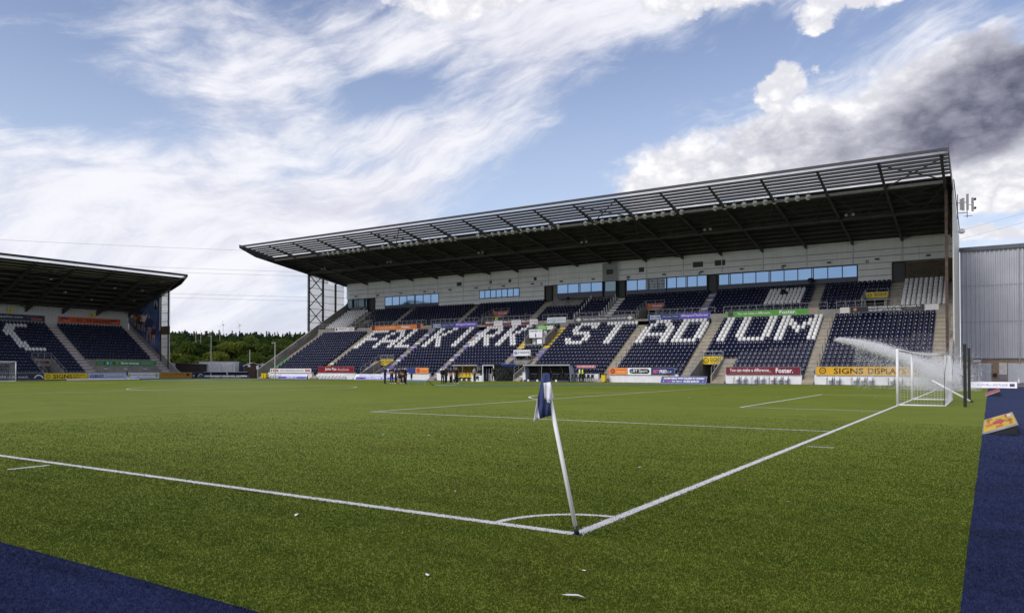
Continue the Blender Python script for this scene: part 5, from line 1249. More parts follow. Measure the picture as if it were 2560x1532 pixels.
hp(MB().tube([(3.95,94.88,.9),(3.95,94.70,.9)],.22,14), 'hose_reel', BLACK); hp(MB().tube([(1.0,94.85,2.9),(3.2,94.85,2.9),(3.2,94.85,2.7)],.05,6), 'pipe', GALV); hp(MB().tube([(6.3,94.8,15.2),(6.3,94.8,2.2)],.06,6), 'downpipe', GALV)
hp(MB().box(1.9,2.6,94.86,94.948,2.4,2.62), 'sign_plate', WHITEPAINT)
o = MB().tube([(1.0,88.4,16.6),(1.0,88.2,16.75)],.3,12).build('satellite_dish', WHITEPAINT); tag(o, 'small dish on the right gable above the hall roof', 'dish')
t = empty('roller_bag', (6.1, 91.5, 0), 0, 'white bottle-shaped cone by the hall doors', 'cone'); MB().tube([(0,0,0),(0,0,.3),(0,0,.5),(0,0,.65)],[.14,.11,.05,.05],10).build('body', WHITEPAINT, t); MB().box(-.16,.16,-.16,.16,0,.04).build('foot', BLACK, t); t.name = 'traffic_cone'

# ================================================================== GOALS
def net_strands(mb, A, B, C_, D_, nu, nv, sag=.06, r=.0027):
    """net on a bilinear patch A-B (bottom) to D-C (top)"""
    A, B, C_, D_ = map(Vector, (A, B, C_, D_)); nrm = (B-A).cross(D_-A).normalized()
    P = lambda u, v: (A.lerp(B,u)).lerp(D_.lerp(C_,u), v) + nrm*sag*math.sin(math.pi*u)*math.sin(math.pi*v)
    for i in range(nu+1): mb.tube([P(i/nu, j/6) for j in range(7)], r, 3, caps=False)
    for j in range(nv+1): mb.tube([P(i/10, j/nv) for i in range(11)], r, 3, caps=False)
def goal(gx, s, label, poles):
    t = empty('goal', (gx, CY, 0), 0, label, 'goal')
    for y in (-3.72, 3.72): MB().tube([(0,y,0),(0,y,2.5)],.06,12).build('post', WHITEPAINT, t, True)
    MB().tube([(0,-3.72,2.5),(0,3.72,2.5)],.06,12).build('crossbar', WHITEPAINT, t, True)
    D = 1.85*s
    MB().tube([(0,-3.72,.03),(D,-3.72,.03),(D,3.72,.03),(0,3.72,.03)],.035,8).build('ground_frame', WHITEPAINT, t, True)
    mb = MB()
    net_strands(mb,(0,-3.72,.03),(D,-3.72,.03),(D*.98,-3.72,2.3),(0,-3.72,2.48),14,20,.0)
    net_strands(mb,(0,3.72,.03),(D,3.72,.03),(D*.98,3.72,2.3),(0,3.72,2.48),14,20,.0)
    net_strands(mb,(D,-3.72,.03),(D,3.72,.03),(D*.98,3.72,2.3),(D*.98,-3.72,2.3),60,20,.12*s)
    net_strands(mb,(0,-3.72,2.48),(D*.98,-3.72,2.3),(D*.98,3.72,2.3),(0,3.72,2.48),14,60,-.1)
    mb.build('net', pm('net_cord',(.74,.74,.76),.7), t)
    for y in (-3.72, 3.72): MB().tube([(D*.98,y,2.3),(D*1.05,y,2.2),(D*1.0,y,1.5),(D*.98,y,.05)],.012,5).build('cord', BLACKM, t)
    if poles:
        for y in (-3.72, 3.72): MB().tube([(D*.98,y,2.3),(2.64*s,y,2.62)],.01,4).build('cord', GALV, t)
        for y in (-3.72, 3.72):
            MB().box(2.6*s-.065,2.6*s+.065,y-.065,y+.065,0,2.72).box(2.6*s-.08,2.6*s-.03,y-.04,y+.04,1.7,1.78).build('net_pole', BLACK, t)
    return t
goal(0, 1, 'near goal with white posts, net and two black net poles', True)
goal(-PL, -1, 'far goal with white posts in front of the end stand', False)
t = empty('leaning_pole', (2.78, 36.3, 0), 0, 'white pole with black end cap leaning behind the near goal', 'pole')
MB().tube([(-.1,0,.05),(-1.75,.3,1.05)],.055,8).build('shaft', WHITEPAINT, t, True); MB().tube([(.02,0,.0),(-.1,0,.06)],.07,8).build('end_cap', BLACK, t, True)
# ================================================================== CORNER FLAG
t = empty('corner_flag', (0.02, -0.02, 0), 0, 'leaning white corner flag pole with a navy and white flag', 'corner flag')
rv = Vector((math.cos(YAW), math.sin(YAW), 0)); top = rv*-.315 + Vector((0,0,1.585))
up_ = top.normalized()
MB().tube([up_*.06, up_*.8, top],[.0225,.022,.021],14).build('pole', pm('pole_white',(.88,.87,.87),.35,var=.03), t, True)
MB().tube([(0,0,0),(up_*.1)],.026,12).tube([(0,0,-.0),(0,0,.014)],[.055,.05],14).build('rubber_base', BLACK, t, True)
MB().tube([up_*1.58, up_*1.64],[.02,.014],8).build('cap', BLACKM, t)
fw = Vector((-math.sin(YAW), math.cos(YAW), 0))
def fl(pts, mat, name, off, k=.00142):
    """cloth patch: outline in picture-like units round the pole top, filled with a folded grid"""
    bm = bmesh.new(); vs = []
    for (u, v) in pts:
        du, dv = (u-525)*k, (85-v)*k; vs.append(bm.verts.new(top + Vector((0,0,.045)) + rv*du + Vector((0,0,dv))))
    f = bm.faces.new(vs); bmesh.ops.triangulate(bm, faces=[f]); bmesh.ops.subdivide_edges(bm, edges=bm.edges, cuts=3, use_grid_fill=True); bmesh.ops.triangulate(bm, faces=bm.faces)
    for v in bm.verts:
        q = v.co - top; a = q.dot(rv); b = -q.z
        v.co += fw*(off - .05*abs(a)*0 + .018*math.sin(a*95 + b*9)*min(1, b*4+.2) - .03*b)
    me = bpy.data.meshes.new(name); bm.to_mesh(me); bm.free(); me.materials.append(mat)
    me.polygons.foreach_set('use_smooth', [True]*len(me.polygons)); o = link(name, me, t)
    so = o.modifiers.new('thickness', 'SOLIDIFY'); so.thickness = .002; return o
FN = pm('flag_navy',(.035,.055,.15),.85,var=.2,scale=30); FWH = pm('flag_white',(.76,.76,.80),.85,var=.08,scale=30)
fl([(503,88),(525,80),(552,88),(557,150),(545,165),(512,155),(513,262),(545,330),(563,382),(520,393),(480,407),(462,270),(485,170)], FN, 'flag_cloth', -.03)
fl([(463,262),(470,330),(480,407),(455,413),(435,428),(447,350)], FWH, 'flag_cloth', -.032)
fl([(507,153),(530,150),(556,146),(570,215),(578,252),(560,300),(548,262),(535,290),(528,266),(514,268),(510,210)], FWH, 'flag_sleeve', -.045)
t2 = empty('corner_flag', (0.0, PW, 0), 0, 'distant upright corner flag at the far end of the goal line', 'corner flag'); MB().tube([(0,0,0),(0,0,1.5)],.022,8).build('pole', WHITEPAINT, t2); MB().add([(0,0,1.5),(-.35,.05,1.42),(-.3,.1,1.15),(0,0,1.2)],[(0,1,2,3)]).build('flag_cloth', FN, t2)

# ================================================================== SPRINKLERS, HOSE, SPRAY
SPB = pm('sprinkler_blue',(.10,.30,.55),.4)
def sprinkler(loc, rz, label):
    t = empty('sprinkler', loc, R(rz), label, 'sprinkler')
    MB().tube([(-.8,0,.42),(.9,0,.42)],.035,6).tube([(-.55,0,.42),(-.55,0,.72)],.07,8).build('pipe', SPB, t)
    for x, y in ((-.85,-.25),(-.85,.25),(.1,-.25),(.1,.25),(.75,-.25),(.75,.25)): MB().tube([(x,y*.3,.42),(x,y,0)],.025,5).build('leg', SPB, t)
    MB().tube([(-.55,0,.72),(-.55,0,1.15)],[.09,.11],10).tube([(-.55,0,1.15),(-.35,-.1,1.3)],[.05,.035],8).build('gun_head', BLACK, t)
    MB().tube([(.9,0,.42),(1.15,.03,.36),(1.45,.06,.06),(1.6,.08,.04)],.035,6).build('hose_coupling', BLACK, t)
sprinkler((-42.6,48.2,0),38,'blue wheeled sprinkler on the pitch between the groups of people'); sprinkler((-94.4,50.0,0),25,'blue sprinkler far across the pitch before the plant hire board'); sprinkler((1.15,57.2,0),180,'sprinkler throwing water behind the near goal')
HB = pm('hose_blue',(.10,.17,.24),.5)
tag(MB().tube([(-41.2,49.2,.04),(-39,49.6,.035),(-37,51.2,.035),(-33.6,55.2,.035),(-29.5,58.8,.035),(-24.4,63.4,.035),(-16,69,.035)],.05,6).build('water_hose', HB), 'long blue hose running over the grass from the middle sprinkler', 'hose')
tag(MB().tube([(-92.8,50.8,.04),(-86,56,.035),(-82,60,.035),(-78,66.5,.035),(-74,71,.035)],.05,6).build('water_hose', HB), 'blue hose running from the far sprinkler towards the long stand', 'hose')
# --- water: a jet and drifting mist made of fine droplets
def dropmat():
    m = bpy.data.materials.new('water_droplets'); m.use_nodes = True; t = m.node_tree; t.nodes.clear(); NV.nt = t
    o = t.nodes.new('ShaderNodeOutputMaterial'); d = t.nodes.new('ShaderNodeBsdfDiffuse'); tl = t.nodes.new('ShaderNodeBsdfTranslucent'); mx_ = t.nodes.new('ShaderNodeMixShader')
    g = t.nodes.new('ShaderNodeNewGeometry'); c = mixc(NV(g.outputs['Random Per Island']), (.90,.90,.92), (.97,.97,.98))
    t.links.new(c.s, d.inputs[0]); t.links.new(c.s, tl.inputs[0]); mx_.inputs[0].default_value = .5
    t.links.new(d.outputs[0], mx_.inputs[1]); t.links.new(tl.outputs[0], mx_.inputs[2]); t.links.new(mx_.outputs[0], o.inputs[0]); return m
DROP = dropmat()
def droplets(name, label, n, size, place, seed):
    rs = np.random.RandomState(seed); P = place(rs, n); n = len(P)
    a = rs.normal(size=(n,3)); a /= np.linalg.norm(a,axis=1)[:,None]; b = np.cross(a, rs.normal(size=(n,3))); b /= np.linalg.norm(b,axis=1)[:,None]
    s_ = (size*(.4+.9*rs.rand(n)))[:,None]; V = np.stack([P-a*s_, P+b*s_, P+a*s_, P-b*s_],1).reshape(-1,3)
    return tag(link(name, arrmesh(name, V, np.arange(len(V)).reshape(-1,4), DROP)), label, 'water spray', kind='stuff')
NOZ, TIP = np.array([.75,57.2,1.05]), np.array([-6.6,56.9,3.95])
def jet(rs, n):
    t_ = rs.rand(n)**.85; r_ = .16 + .55*np.sin(np.pi*np.clip(t_*.9+.08,0,1))*(1-t_*.55)
    ang = rs.rand(n)*6.283; q = rs.normal(size=n)*.42; c = NOZ + (TIP-NOZ)*t_[:,None]; c[:,2] += .45*np.sin(np.pi*t_)
    c[:,2] += q*r_*1.0 - np.abs(rs.normal(size=n))*.16*(1-t_); c[:,1] += np.cos(ang)*r_; c[:,0] += rs.normal(size=n)*.15; return c
def mist(rs, n):
    t_ = rs.rand(n)**1.25*.86; top_ = NOZ[2] + (TIP[2]-NOZ[2])*t_ + .3; c = np.stack([NOZ[0]+1.0+(TIP[0]-NOZ[0]-1.0)*t_, 57+rs.normal(size=n)*.8, top_*(1-rs.rand(n)**1.6*.95)],1)
    c[:,2] += rs.normal(size=n)*.25; k = np.sin(c[:,0]*3.1+c[:,2]*2.3)*np.cos(c[:,0]*1.7-c[:,2]*4.1); return c[(rs.rand(n) < .62+.38*k) & (c[:,2] > .03)]
def cloud(rs, n):
    c = np.stack([.35+rs.normal(size=n)*1.15, 57.6+rs.normal(size=n)*.9, np.abs(.9+rs.normal(size=n)*.85)],1); return c[c[:,0] < 3.0]
droplets('water_spray', 'white jet of water shot up over the pitch behind the near goal', 75000, .019, jet, 1)
droplets('water_mist', 'fine white mist drifting below the water jet', 75000, .0155, mist, 2)
droplets('water_mist', 'dense cloud of mist seen through the near goal net', 75000, .0175, cloud, 3)

# ================================================================== PEOPLE
def person(name_loc, rz, hgt, pose, top_m, leg_m, label, hair=HAIR, shoes=WHITEPAINT, short_sleeves=True, shorts=False, vest=None, group=None, z=0):
    """one continuous skinned body from a posed joint graph (units of body height), facing -Y"""
    J = {'pel':(0,0,.53),'waist':(0,.0,.60),'chest':(0,-.005,.72),'neck':(0,0,.825),'throat':(0,-.008,.86),'head':(0,-.015,.915),'crown':(0,-.01,.965),
         'hipL':(.052,0,.51),'hipR':(-.052,0,.51),'kneL':(.06,-.012,.285),'kneR':(-.06,-.012,.285),'ankL':(.065,.012,.045),'ankR':(-.065,.012,.045),'toeL':(.075,-.07,.018),'toeR':(-.075,-.07,.018),
         'shL':(.10,0,.80),'shR':(-.10,0,.80),'elL':(.135,.012,.635),'elR':(-.135,.012,.635),'wrL':(.13,-.035,.50),'wrR':(-.13,-.035,.50),'hdL':(.128,-.05,.455),'hdR':(-.128,-.05,.455)}
    def mir(k, v): J[k+'L'] = v; J[k+'R'] = (-v[0], v[1], v[2])
    if pose == 'fold': mir('el',(.145,-.03,.64)); J['wrL']=(-.02,-.11,.665); J['wrR']=(.03,-.115,.645); J['hdL']=(-.065,-.10,.675); J['hdR']=(.08,-.10,.655)
    if pose == 'back': mir('el',(.15,.05,.64)); J['wrL']=(.04,.085,.53); J['wrR']=(-.03,.085,.52); J['hdL']=(-.0,.09,.50); J['hdR']=(.02,.09,.49)
    if pose == 'hips': mir('el',(.185,.04,.65)); mir('wr',(.095,-.03,.56)); mir('hd',(.07,-.05,.545))
    if pose == 'clasp': mir('el',(.14,-.01,.635)); mir('wr',(.05,-.10,.535)); mir('hd',(.015,-.115,.51))
    if pose == 'walk': J['kneL']=(.055,-.06,.29); J['ankL']=(.06,-.05,.05); J['toeL']=(.065,-.125,.04); J['kneR']=(-.055,.02,.285); J['ankR']=(-.06,.11,.08); J['toeR']=(-.065,.05,.02); J['elL']=(.13,.06,.64); J['wrL']=(.125,.05,.52); J['hdL']=(.12,.03,.475)
    if pose == 'stride': J['ankL']=(.10,.012,.045); J['toeL']=(.115,-.07,.018); J['ankR']=(-.10,.012,.045); J['toeR']=(-.115,-.07,.018); J['kneL']=(.08,-.012,.285); J['kneR']=(-.08,-.012,.285)
    if pose == 'sit':
        for s, q in (('L',1),('R',-1)): J['kne'+s]=(.07*q,-.24,.52); J['ank'+s]=(.07*q,-.23,.28); J['toe'+s]=(.075*q,-.31,.25); J['el'+s]=(.14*q,-.03,.64); J['wr'+s]=(.09*q,-.15,.58); J['hd'+s]=(.07*q,-.19,.56)
    E = [('pel','waist'),('waist','chest'),('chest','neck'),('neck','throat'),('throat','head'),('head','crown')]
    for s in 'LR': E += [('pel','hip'+s),('hip'+s,'kne'+s),('kne'+s,'ank'+s),('ank'+s,'toe'+s),('neck','sh'+s),('sh'+s,'el'+s),('el'+s,'wr'+s),('wr'+s,'hd'+s)]
    RAD = {'pel':(.082,.062),'waist':(.075,.056),'chest':(.092,.066),'neck':(.05,.042),'throat':(.03,.032),'head':(.043,.053),'crown':(.03,.036),'hip':(.055,.055),'kne':(.036,.036),'ank':(.024,.026),'toe':(.022,.016),'sh':(.042,.04),'el':(.029,.029),'wr':(.019,.019),'hd':(.022,.014)}
    names = list(J); me = bpy.data.meshes.new('person'); me.from_pydata([tuple(c*hgt for c in J[n]) for n in names], [(names.index(a), names.index(b)) for a, b in E], [])
    o = link('person', me); md = o.modifiers.new('skin', 'SKIN'); md.use_smooth_shade = True
    for i, n in enumerate(names):
        sv = me.skin_vertices[0].data[i]; k = n if n in RAD else n[:-1]; sv.radius = (RAD[k][0]*hgt*1.24, RAD[k][1]*hgt*1.24); sv.use_root = (n == 'pel')
    ss = o.modifiers.new('sub', 'SUBSURF'); ss.levels = 1; ss.render_levels = 1
    if group in (G1, G2):
        c0 = (-54.9, 59.2) if group == G1 else (-49.7, 62.7); name_loc = (c0[0]+(name_loc[0]-c0[0])*.72, c0[1]+(name_loc[1]-c0[1])*.72)
        name_loc = (3.53+(name_loc[0]-3.53)*.91, -6.69+(name_loc[1]+6.69)*.91)
    o.location = (name_loc[0], name_loc[1], z); o.rotation_euler = (0,0,R(rz))
    mats = [top_m, leg_m, SKIN, shoes, hair]
    PEOPLE.append((o, J, E, hgt, mats, short_sleeves, shorts, vest)); return tag(o, label, 'person', group)
PEOPLE = []; G1, G2 = 'people in black, left group', 'people in black, right group'
def bake_people():
    bpy.context.view_layer.update(); dg = bpy.context.evaluated_depsgraph_get(); done = []
    for (o, J, E, hgt, mats, ss_, shorts, vest) in PEOPLE:
        me = bpy.data.meshes.new_from_object(o.evaluated_get(dg)); me.name = 'person'; done.append(me)
    for (o, J, E, hgt, mats, ss_, shorts, vest), me in zip(PEOPLE, done):
        o.modifiers.clear(); o.data = me; me.materials.clear()
        for m in mats: me.materials.append(m)
        segs = [(a, b, np.array(J[a])*hgt, np.array(J[b])*hgt) for a, b in E]; idx = []
        for p in me.polygons:
            c = np.array(p.center); best = None
            for a, b, pa, pb in segs:
                d = pb-pa; t_ = np.clip(np.dot(c-pa,d)/np.dot(d,d),0,1); q = np.linalg.norm(c-(pa+d*t_))
                if best is None or q < best[0]: best = (q, a, b, t_)
            _, a, b, t_ = best; k = 0
            if b in ('head','crown') or a == 'head': k = 4 if (c[2] > hgt*.945 or (c[1] > .012*hgt and c[2] > hgt*.885)) else 2
            elif a == 'neck' and b == 'throat': k = 2 if t_ > .35 else 0
            elif b[:2] == 'hd': k = 2
            elif b[:2] == 'wr': k = 2 if ss_ else 0
            elif a[:2] == 'sh' and b[:2] == 'el': k = 2 if (ss_ and t_ > .7) else 0
            elif a[:3] == 'hip' or a == 'pel' and b[:3] == 'hip': k = 1 if not (shorts and a[:3] == 'hip' and t_ > .75) else 2
            elif a[:3] == 'kne': k = 2 if shorts and t_ < .85 else 1
            elif a[:3] == 'ank': k = 3
            elif b == 'waist': k = 1 if t_ < .3 else 0
            idx.append(k)
        me.polygons.foreach_set('material_index', idx); me.polygons.foreach_set('use_smooth', [True]*len(idx)); me.update()
        # face: nose, so that the head has a front; vest where worn
        MB().tube([(0,-.063*hgt,.925*hgt),(0,-.078*hgt,.905*hgt)],[.006*hgt,.011*hgt],5).build('nose', SKIN, o)
        for sx in (-1,1): MB().ball((sx*.017*hgt,-.058*hgt,.928*hgt),.006*hgt,6,4).build('eye', BLACK, o)
        if vest: 
            mb = MB(); n = 14; rings = []
            for zf, rx, ry in ((.56,.093,.074),(.66,.098,.077),(.76,.108,.079),(.805,.10,.068),(.825,.06,.055)):
                rings.append([(rx*hgt*math.cos(2*math.pi*k/n), ry*hgt*math.sin(2*math.pi*k/n)-.003*hgt, zf*hgt) for k in range(n)])
            vs = [v for r_ in rings for v in r_]; mb.add(vs, [(i*n+k, i*n+(k+1)%n, (i+1)*n+(k+1)%n, (i+1)*n+k) for i in range(4) for k in range(n)]); mb.build('vest', HIVIS, o, True)
TR = BLACKM
person((-57.1,58.7),150,1.84,'stand',BLACKM,TR,'person in black tracksuit standing apart at the left of the left group',shoes=BLACK,short_sleeves=False,group=G1)
person((-56.15,59.3),20,1.86,'fold',BLACKM,TR,'person in black with white shoes, second from left in left group',group=G1)
person((-55.55,59.6),-60,1.78,'fold',BLACKM,TR,'person in black with folded arms, third from left in left group',group=G1)
person((-55.05,60.2),-10,1.80,'back',BLACKM,TR,'person in black with hands behind back amid the left group',group=G1)
person((-53.75,59.3),30,1.84,'clasp',BLACKM,TR,'person in black polo at the back right of the left group',group=G1)
person((-53.35,58.0),170,1.80,'hips',BLACKM,BLACKM,'person in black shorts with bare legs in the left group',shorts=True,group=G1)
person((-52.85,58.9),110,1.80,'stand',BLACKM,TR,'person in black with dark shoes, rightmost of the left group',shoes=BLACK,short_sleeves=False,group=G1)
person((-51.0,62.2),60,1.72,'clasp',BLACKM,TR,'person in black jacket, leftmost of the right group',shoes=BLACK,short_sleeves=False,group=G2)
person((-50.55,62.5),160,1.92,'stand',BLACKM,TR,'tall grey-haired person in black seen from behind in right group',hair=GREYHAIR,short_sleeves=False,group=G2)
person((-49.95,63.1),-20,1.82,'fold',BLACKM,TR,'person in black with folded bare arms in the right group',group=G2)
person((-49.35,62.3),185,1.78,'back',BLACKM,TR,'person in black with hands clasped behind back in right group',group=G2)
person((-48.9,63.2),120,1.76,'clasp',BLACKM,TR,'person in black leaning in, near right of the right group',group=G2)
person((-48.6,62.7),60,1.80,'stride',BLACKM,TR,'person in black with legs apart, rightmost of the right group',group=G2)
person((-49.6,67.3),90,1.78,'stand',pm('grey_shirt',(.36,.42,.50),.8),TR,'person in a grey-blue shirt standing before the yellow dugout',shoes=BLACK)
person((-50.2,69.3),10,1.78,'sit',BLACKM,pm('pale_trousers',(.5,.5,.52),.8),'seated person in dark jacket behind the white emblem panel',short_sleeves=False,shoes=BLACK,z=0)
MBs = MB().box(-.2,.2,-.2,.2,.72,.78).tube([(-.16,-.16,0),(-.16,-.16,.72)],.02,5).tube([(.16,-.16,0),(.16,-.16,.72)],.02,5).tube([(.16,.16,0),(.16,.16,.72)],.02,5).tube([(-.16,.16,0),(-.16,.16,.72)],.02,5)
o = MBs.build('stool', BLACK); o.location = (-50.2,69.35,0); tag(o, 'tall dark stool under the seated person', 'stool')
person((-50.35,72.6),-100,1.80,'walk',BLACKM,TR,'person in black walking past the players tunnel')
person((-37.6,72.9),160,1.80,'stand',BLACKM,TR,'steward in a yellow vest standing by the wheelchairs',shoes=BLACK,short_sleeves=False,vest=True,group='stewards by the dugout')
person((-38.2,73.2),120,1.76,'clasp',WHITEPAINT,TR,'steward in pale sleeves and yellow vest behind the other steward',shoes=BLACK,short_sleeves=False,vest=True,group='stewards by the dugout')
person((-60.9,88.9),40,1.72,'sit',HIVIS,BLACKM,'steward in yellow seated in the upper gangway behind R K',short_sleeves=False,z=8.05)
person((-54.7,87.6),180,1.76,'stand',BLACKM,BLACKM,'person in dark clothes on the mid walkway right of R K',short_sleeves=False,z=8.28,shoes=BLACK)
person((-18.8,UY(5)+.35),0,1.75,'sit',BLACKM,BLACKM,'person in black sitting among the white seats of the upper tier',short_sleeves=False,z=UZ(5)-.42,shoes=BLACK)
for i, (x, y, z_) in enumerate(((-15.7,UY(7)+.2,UZ(7)),(-50.6,UY(6)+.5,UZ(6)))):
    t = empty('camera_tripod', (x,y,z_), 0, ('black covered television camera on the top row right of the white patch','black television camera below the wide bay windows')[i], 'camera')
    for a in (90, 210, 330): MB().tube([(0,0,1.0),(.4*math.cos(R(a)),.4*math.sin(R(a)),0)],.025,5).build('leg', BLACK, t)
    MB().box(-.14,.14,-.35,.3,1.0,1.32).tube([(0,-.35,1.16),(0,-.62,1.14)],[.09,.12],10).build('camera_body', BLACK, t)
    MB().ball((0,0,1.3),.42,10,6,0,.6).build('rain_cover', BLACKM, t) if i == 0 else None
# litter on the grass
rng = random.Random(3)
LIT = MB().add([(-.05,-.02,.012),(.0,-.035,.02),(.055,-.01,.014),(.02,.03,.03),(-.03,.025,.016)],[(0,1,3),(1,2,3),(0,3,4)]).mesh('litter_scrap', WHITEPAINT)
for i, (x, y) in enumerate([(rng.uniform(-30,2.5), rng.uniform(1,42)) for _ in range(34)] + [(-3.1,-.9),(-4.6,-2.2),(.7,-1.2),(-.3,-2.0),(1.4,3.0),(2.6,9.0),(1.5,15.0),(1.2,20.0),(-2.6,1.4)]):
    o = link('litter_scrap', LIT); s = rng.uniform(.35,.8); o.location = (x, y, .012); o.rotation_euler = (rng.uniform(-.2,.2), rng.uniform(-.2,.2), rng.uniform(0,6)); o.scale = (s,s,s)
    tag(o, 'tiny white scrap of litter lying on the artificial grass', 'litter', 'white scraps on the pitch')
o = link('feather', MB().add([(-.09,.0,.03),(-.03,-.025,.04),(.05,-.02,.05),(.10,.015,.035),(.03,.03,.045),(-.05,.025,.035)],[(0,1,5),(1,2,4,5),(2,3,4)]).mesh('feather', WHITEPAINT)); o.location = (.98,-1.92,.005); tag(o, 'larger white feather on the grass near the bottom edge', 'feather')

# ================================================================== BEYOND THE GROUND
def leafmat(name, c):
    """leaves: matt, partly letting light through, no two clusters quite the same green"""
    m = bpy.data.materials.new(name); m.use_nodes = True; t = m.node_tree; t.nodes.clear(); NV.nt = t
    o = t.nodes.new('ShaderNodeOutputMaterial'); d = t.nodes.new('ShaderNodeBsdfDiffuse'); tl = t.nodes.new('ShaderNodeBsdfTranslucent'); mx_ = t.nodes.new('ShaderNodeMixShader')
    g = t.nodes.new('ShaderNodeNewGeometry'); n = noise(NV(g.outputs['Position']), .25, 3)
    col = mixc(NV(g.outputs['Random Per Island'])*.5 + n*.5, tuple(x*.6 for x in c), tuple(x*1.5 for x in c))
    t.links.new(col.s, d.inputs[0]); t.links.new(col.s, tl.inputs[0]); mx_.inputs[0].default_value = .42
    t.links.new(d.outputs[0], mx_.inputs[1]); t.links.new(tl.outputs[0], mx_.inputs[2]); t.links.new(mx_.outputs[0], o.inputs[0]); return m
LEAF = [leafmat('leaf_dark',(.044,.070,.018)), leafmat('leaf_mid',(.080,.112,.024)), leafmat('leaf_bright',(.155,.18,.034)), leafmat('leaf_pine_hazed',(.026,.042,.036))]  # pine green turned bluish: distance haze painted into the leaf colour
BARK = pm('bark',(.06,.045,.03),.9,var=.3,scale=3)
def crown_arrays(cl, n, size, rs):
    """n leaf clusters spread through ellipsoid clumps cl = [(centre, radii)]"""
    vs = []; w = np.array([c[1][0]*c[1][1]*c[1][2] for c in cl])**.7; w = w/w.sum()
    for (c, r_), k in zip(cl, rs.multinomial(n, w)):
        if not k: continue
        u = rs.normal(size=(k,3)); u /= np.linalg.norm(u,axis=1)[:,None]; rad = rs.rand(k)**.35
        P = np.array(c) + u*rad[:,None]*np.array(r_)
        a = rs.normal(size=(k,3)); a /= np.linalg.norm(a,axis=1)[:,None]; b = np.cross(a, rs.normal(size=(k,3))); b /= np.linalg.norm(b,axis=1)[:,None]
        s = size*(.5+rs.rand(k))[:,None]; vs.append(np.stack([P-a*s*.5-b*s*.3, P+a*s*.5-b*s*.15, P+a*s*.25+b*s*.45, P-a*s*.35+b*s*.35],1))
    V = np.concatenate(vs).reshape(-1,3); return V, np.arange(len(V)).reshape(-1,4)
def tree(x, y, z0, hgt, wid, mat, label, group, name, n, size, seed, trunk=.25):
    rs = np.random.RandomState(seed); t = empty(name, (x,y,z0), 0, label, 'tree' if 'tree' in name else 'shrub', group)
    ht = hgt*trunk; mb = MB().tube([(0,0,0),(.02*hgt,0,ht),(0,.02*hgt,hgt*.7)],[.035*hgt,.026*hgt,.008*hgt],7)
    cl = []
    for k in range(9):
        a = rs.rand()*6.28; rr = wid*.5*(.2+.6*rs.rand()); zc = ht + (hgt-ht)*(.18+.66*rs.rand())
        sc = .55+.5*(1-abs((zc-ht)/(hgt-ht)-.4)); c = (rr*math.cos(a), rr*math.sin(a), zc); q = wid*.24*sc*(.7+.6*rs.rand())
        cl.append((c, (q,q,q*.78))); mb.tube([(0,0,ht*.9),(c[0]*.55,c[1]*.55,(ht+zc)/2),c],[.018*hgt,.011*hgt,.004*hgt],5)
    cl.append(((0,0,hgt*.86),(wid*.2,wid*.2,hgt*.12)))
    mb.build('trunk', BARK, t); V, F = crown_arrays(cl, n, size, rs); link('crown', arrmesh('crown', V, F, mat), t); return t
rng = random.Random(11)
kinds = ['bright green bushy shrub','dark green shrub','mid green shrub']
nb_ = 0
for k, xd in enumerate(range(412, 770, 22)):
    d = 166 + rng.uniform(0,14); x, y = azpt(xd+rng.uniform(-6,6), d); kk = (0,1,2,0,2)[k % 5]; hh = rng.uniform(3.6,5.4)
    tree(x, y, 0, hh, hh*1.25, LEAF[(2,0,1)[kk]], f'{kinds[kk]} just beyond the fence, {ordn(k+1)} from left', 'shrubs beyond the fence', 'shrub', 2400, .30, 100+k, .08)
for k, xd in enumerate(range(404, 780, 17)):
    d = 200 + rng.uniform(0,45); x, y = azpt(xd+rng.uniform(-5,5), d); hh = 6.2 + rng.uniform(0,2.2) + (d-200)*.035
    tree(x, y, hill_z(d), hh, hh*.95, LEAF[(0,1,0,1,2)[k % 5]], f'broad-leaved tree in the first row behind the shrubs, {ordn(k+1)} from left', 'trees behind the shrubs', 'broadleaf_tree', 2200, .46, 300+k, .15)
for k, xd in enumerate(range(400, 790, 19)):
    d = 320 + rng.uniform(0,90); x, y = azpt(xd+rng.uniform(-6,6), d); hh = 11.0 + rng.uniform(-1.5,2.5)
    tree(x, y, hill_z(d), hh, hh*1.0, LEAF[(1,0,0,1)[k % 4]], f'round-crowned tree on the lower slope, {ordn(k+1)} from left', 'trees on the lower slope', 'broadleaf_tree', 1500, .72, 500+k, .15)
# the wood on the ridge reads as one mass
rs = np.random.RandomState(5); Vs, Fs, Ms, off = [], [], [], 0
for k in range(420):
    xd = rs.uniform(330, 860); d = rs.uniform(470, 930); x, y = azpt(xd, d); z0 = hill_z(d); pine = rs.rand() < (.25 + .6*(d > 720)); hh = rs.uniform(9,13) if d < 880 else rs.uniform(7,13)
    if pine: cl = [((x,y,z0+hh*f),(hh*.17*(1.12-f),hh*.17*(1.12-f),hh*.12)) for f in (.2,.4,.6,.78,.94)]
    else: cl = [((x+rs.uniform(-3,3),y+rs.uniform(-3,3),z0+hh*rs.uniform(.45,.75)),(hh*.3,hh*.3,hh*.26)) for _ in range(4)]
    V, F = crown_arrays(cl, 200, 1.6 if not pine else 1.3, rs); Vs.append(V); Fs.append(F+off); off += len(V); Ms.append(np.full(len(F), 1 if pine else 0))
tag(link('ridge_wood', arrmesh('ridge_wood', np.concatenate(Vs), np.concatenate(Fs), [LEAF[0], LEAF[3]], np.concatenate(Ms))), 'dark mixed wood covering the distant ridge', 'wood', kind='stuff')
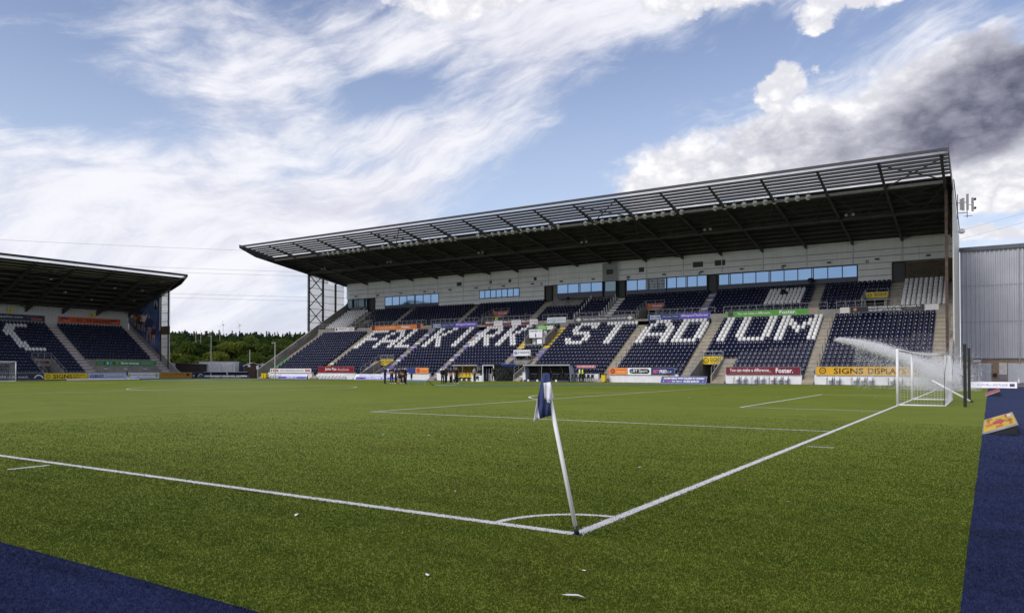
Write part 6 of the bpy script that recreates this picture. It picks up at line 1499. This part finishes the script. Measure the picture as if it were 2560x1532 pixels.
# houses among the trees
for k, (xd, d, z_) in enumerate(((465,455,6.6),(539,470,6.4),(497,560,11.5))):
    x, y = azpt(xd, d); t = empty('house', (x,y,z_), R(20+25*k), f'small pale house with a grey roof among the trees, {("left","right","highest")[k]} one', 'house')
    MB().box(-5,5,-4,4,0,5).build('wall', pm('render_white',(.6,.57,.54),.8), t); MB().prism([(-4.4,4.9),(4.4,4.9),(0,8.4)],'x',-5.3,5.3).build('roof', pm('slate',(.26,.25,.26),.7), t)
    for sx in (-3,0,3): MB().box(sx-.6,sx+.6,-4.06,-4.0,2.6,4.0).build('window', GREYGLASS, t)
    MB().box(2.6,3.6,-.5,.5,7.2,9.4).build('chimney', BRICKL, t); t.scale = (.55,.55,.55)
# lamp posts and poles
def lamp_post(xd, d, hgt, label, head=True):
    x, y = azpt(xd, d); t = empty('lamp_post', (x,y,0), YAW, label, 'lamp post'); MB().tube([(0,0,0),(0,0,hgt)],[.09,.06],8).build('post', pm('pole_grey',(.52,.53,.55),.5), t)
    if head: MB().beam((-.55,0,hgt),(.1,0,hgt+.02),.16,.1).build('lamp_head', GALV, t)
lamp_post(511,132,7.0,'tall grey lamp post with a single arm behind the white container'); lamp_post(666,124,5.7,'white lamp post with a short head by the left parapet'); lamp_post(605,150,5.2,'plain grey post between the two lamp posts',False)
for k, xd in enumerate((474,486,532)): lamp_post(xd, 330, 17.5, f'distant thin mast among the trees, {ordn(k+1)} from left', False)
# wind turbines
for k, (xd, yd) in enumerate(((540,797),(580,797))):
    d = 1700; x, y = azpt(xd, d); t = empty('wind_turbine', (x,y,20), YAW, f'small three-bladed wind turbine on the skyline, {("left","right")[k]} one', 'wind turbine'); hh = 74
    MB().tube([(0,0,0),(0,0,hh)],[.9,.5],8).build('tower', WHITEPAINT, t); MB().box(-1.2,1.2,-2.5,2.5,hh-1,hh+1.5).build('nacelle', WHITEPAINT, t)
    for j in range(3):
        a = R(90+120*j+25*k); MB().beam((0,-2.8,hh),(9*math.cos(a),-2.8,hh+9*math.sin(a)),.8,.4).build('blade', WHITEPAINT, t)
# overhead power lines crossing behind
WIRE = pm('power_cable',(.45,.46,.50),.6)
for k, (za, zb) in enumerate(((58.2,62.5),(49.0,52.0),(46.8,50.0),(37.2,38.6),(35.2,36.7))):
    a = azpt(-300, 420); b = azpt(1300, 420); n = 14; pts = []
    for i in range(n+1):
        f = i/n; pts.append((a[0]+(b[0]-a[0])*f, a[1]+(b[1]-a[1])*f, za+(zb-za)*f - 5*4*f*(1-f)*.35 + 1.5))
    tag(MB().tube(pts,.055,4).build('power_line', WIRE), f'thin overhead power cable behind the stands, {ordn(k+1)} from top', 'power line', 'overhead power cables')
for k, yd in enumerate((538,561)):
    z_ = 1.68 + (890.5-yd)*1.0323/1857.5*330; a = azpt(2200,420); b = azpt(2900,420)
    tag(MB().tube([(a[0],a[1],z_-3),((a[0]+b[0])/2,(a[1]+b[1])/2,z_+8),(b[0],b[1],z_+22)],.05,4).build('power_line', WIRE), f'thin power cable above the hall roof, {("upper","lower")[k]} one', 'power line', 'overhead power cables')

bake_people()
flush_text()
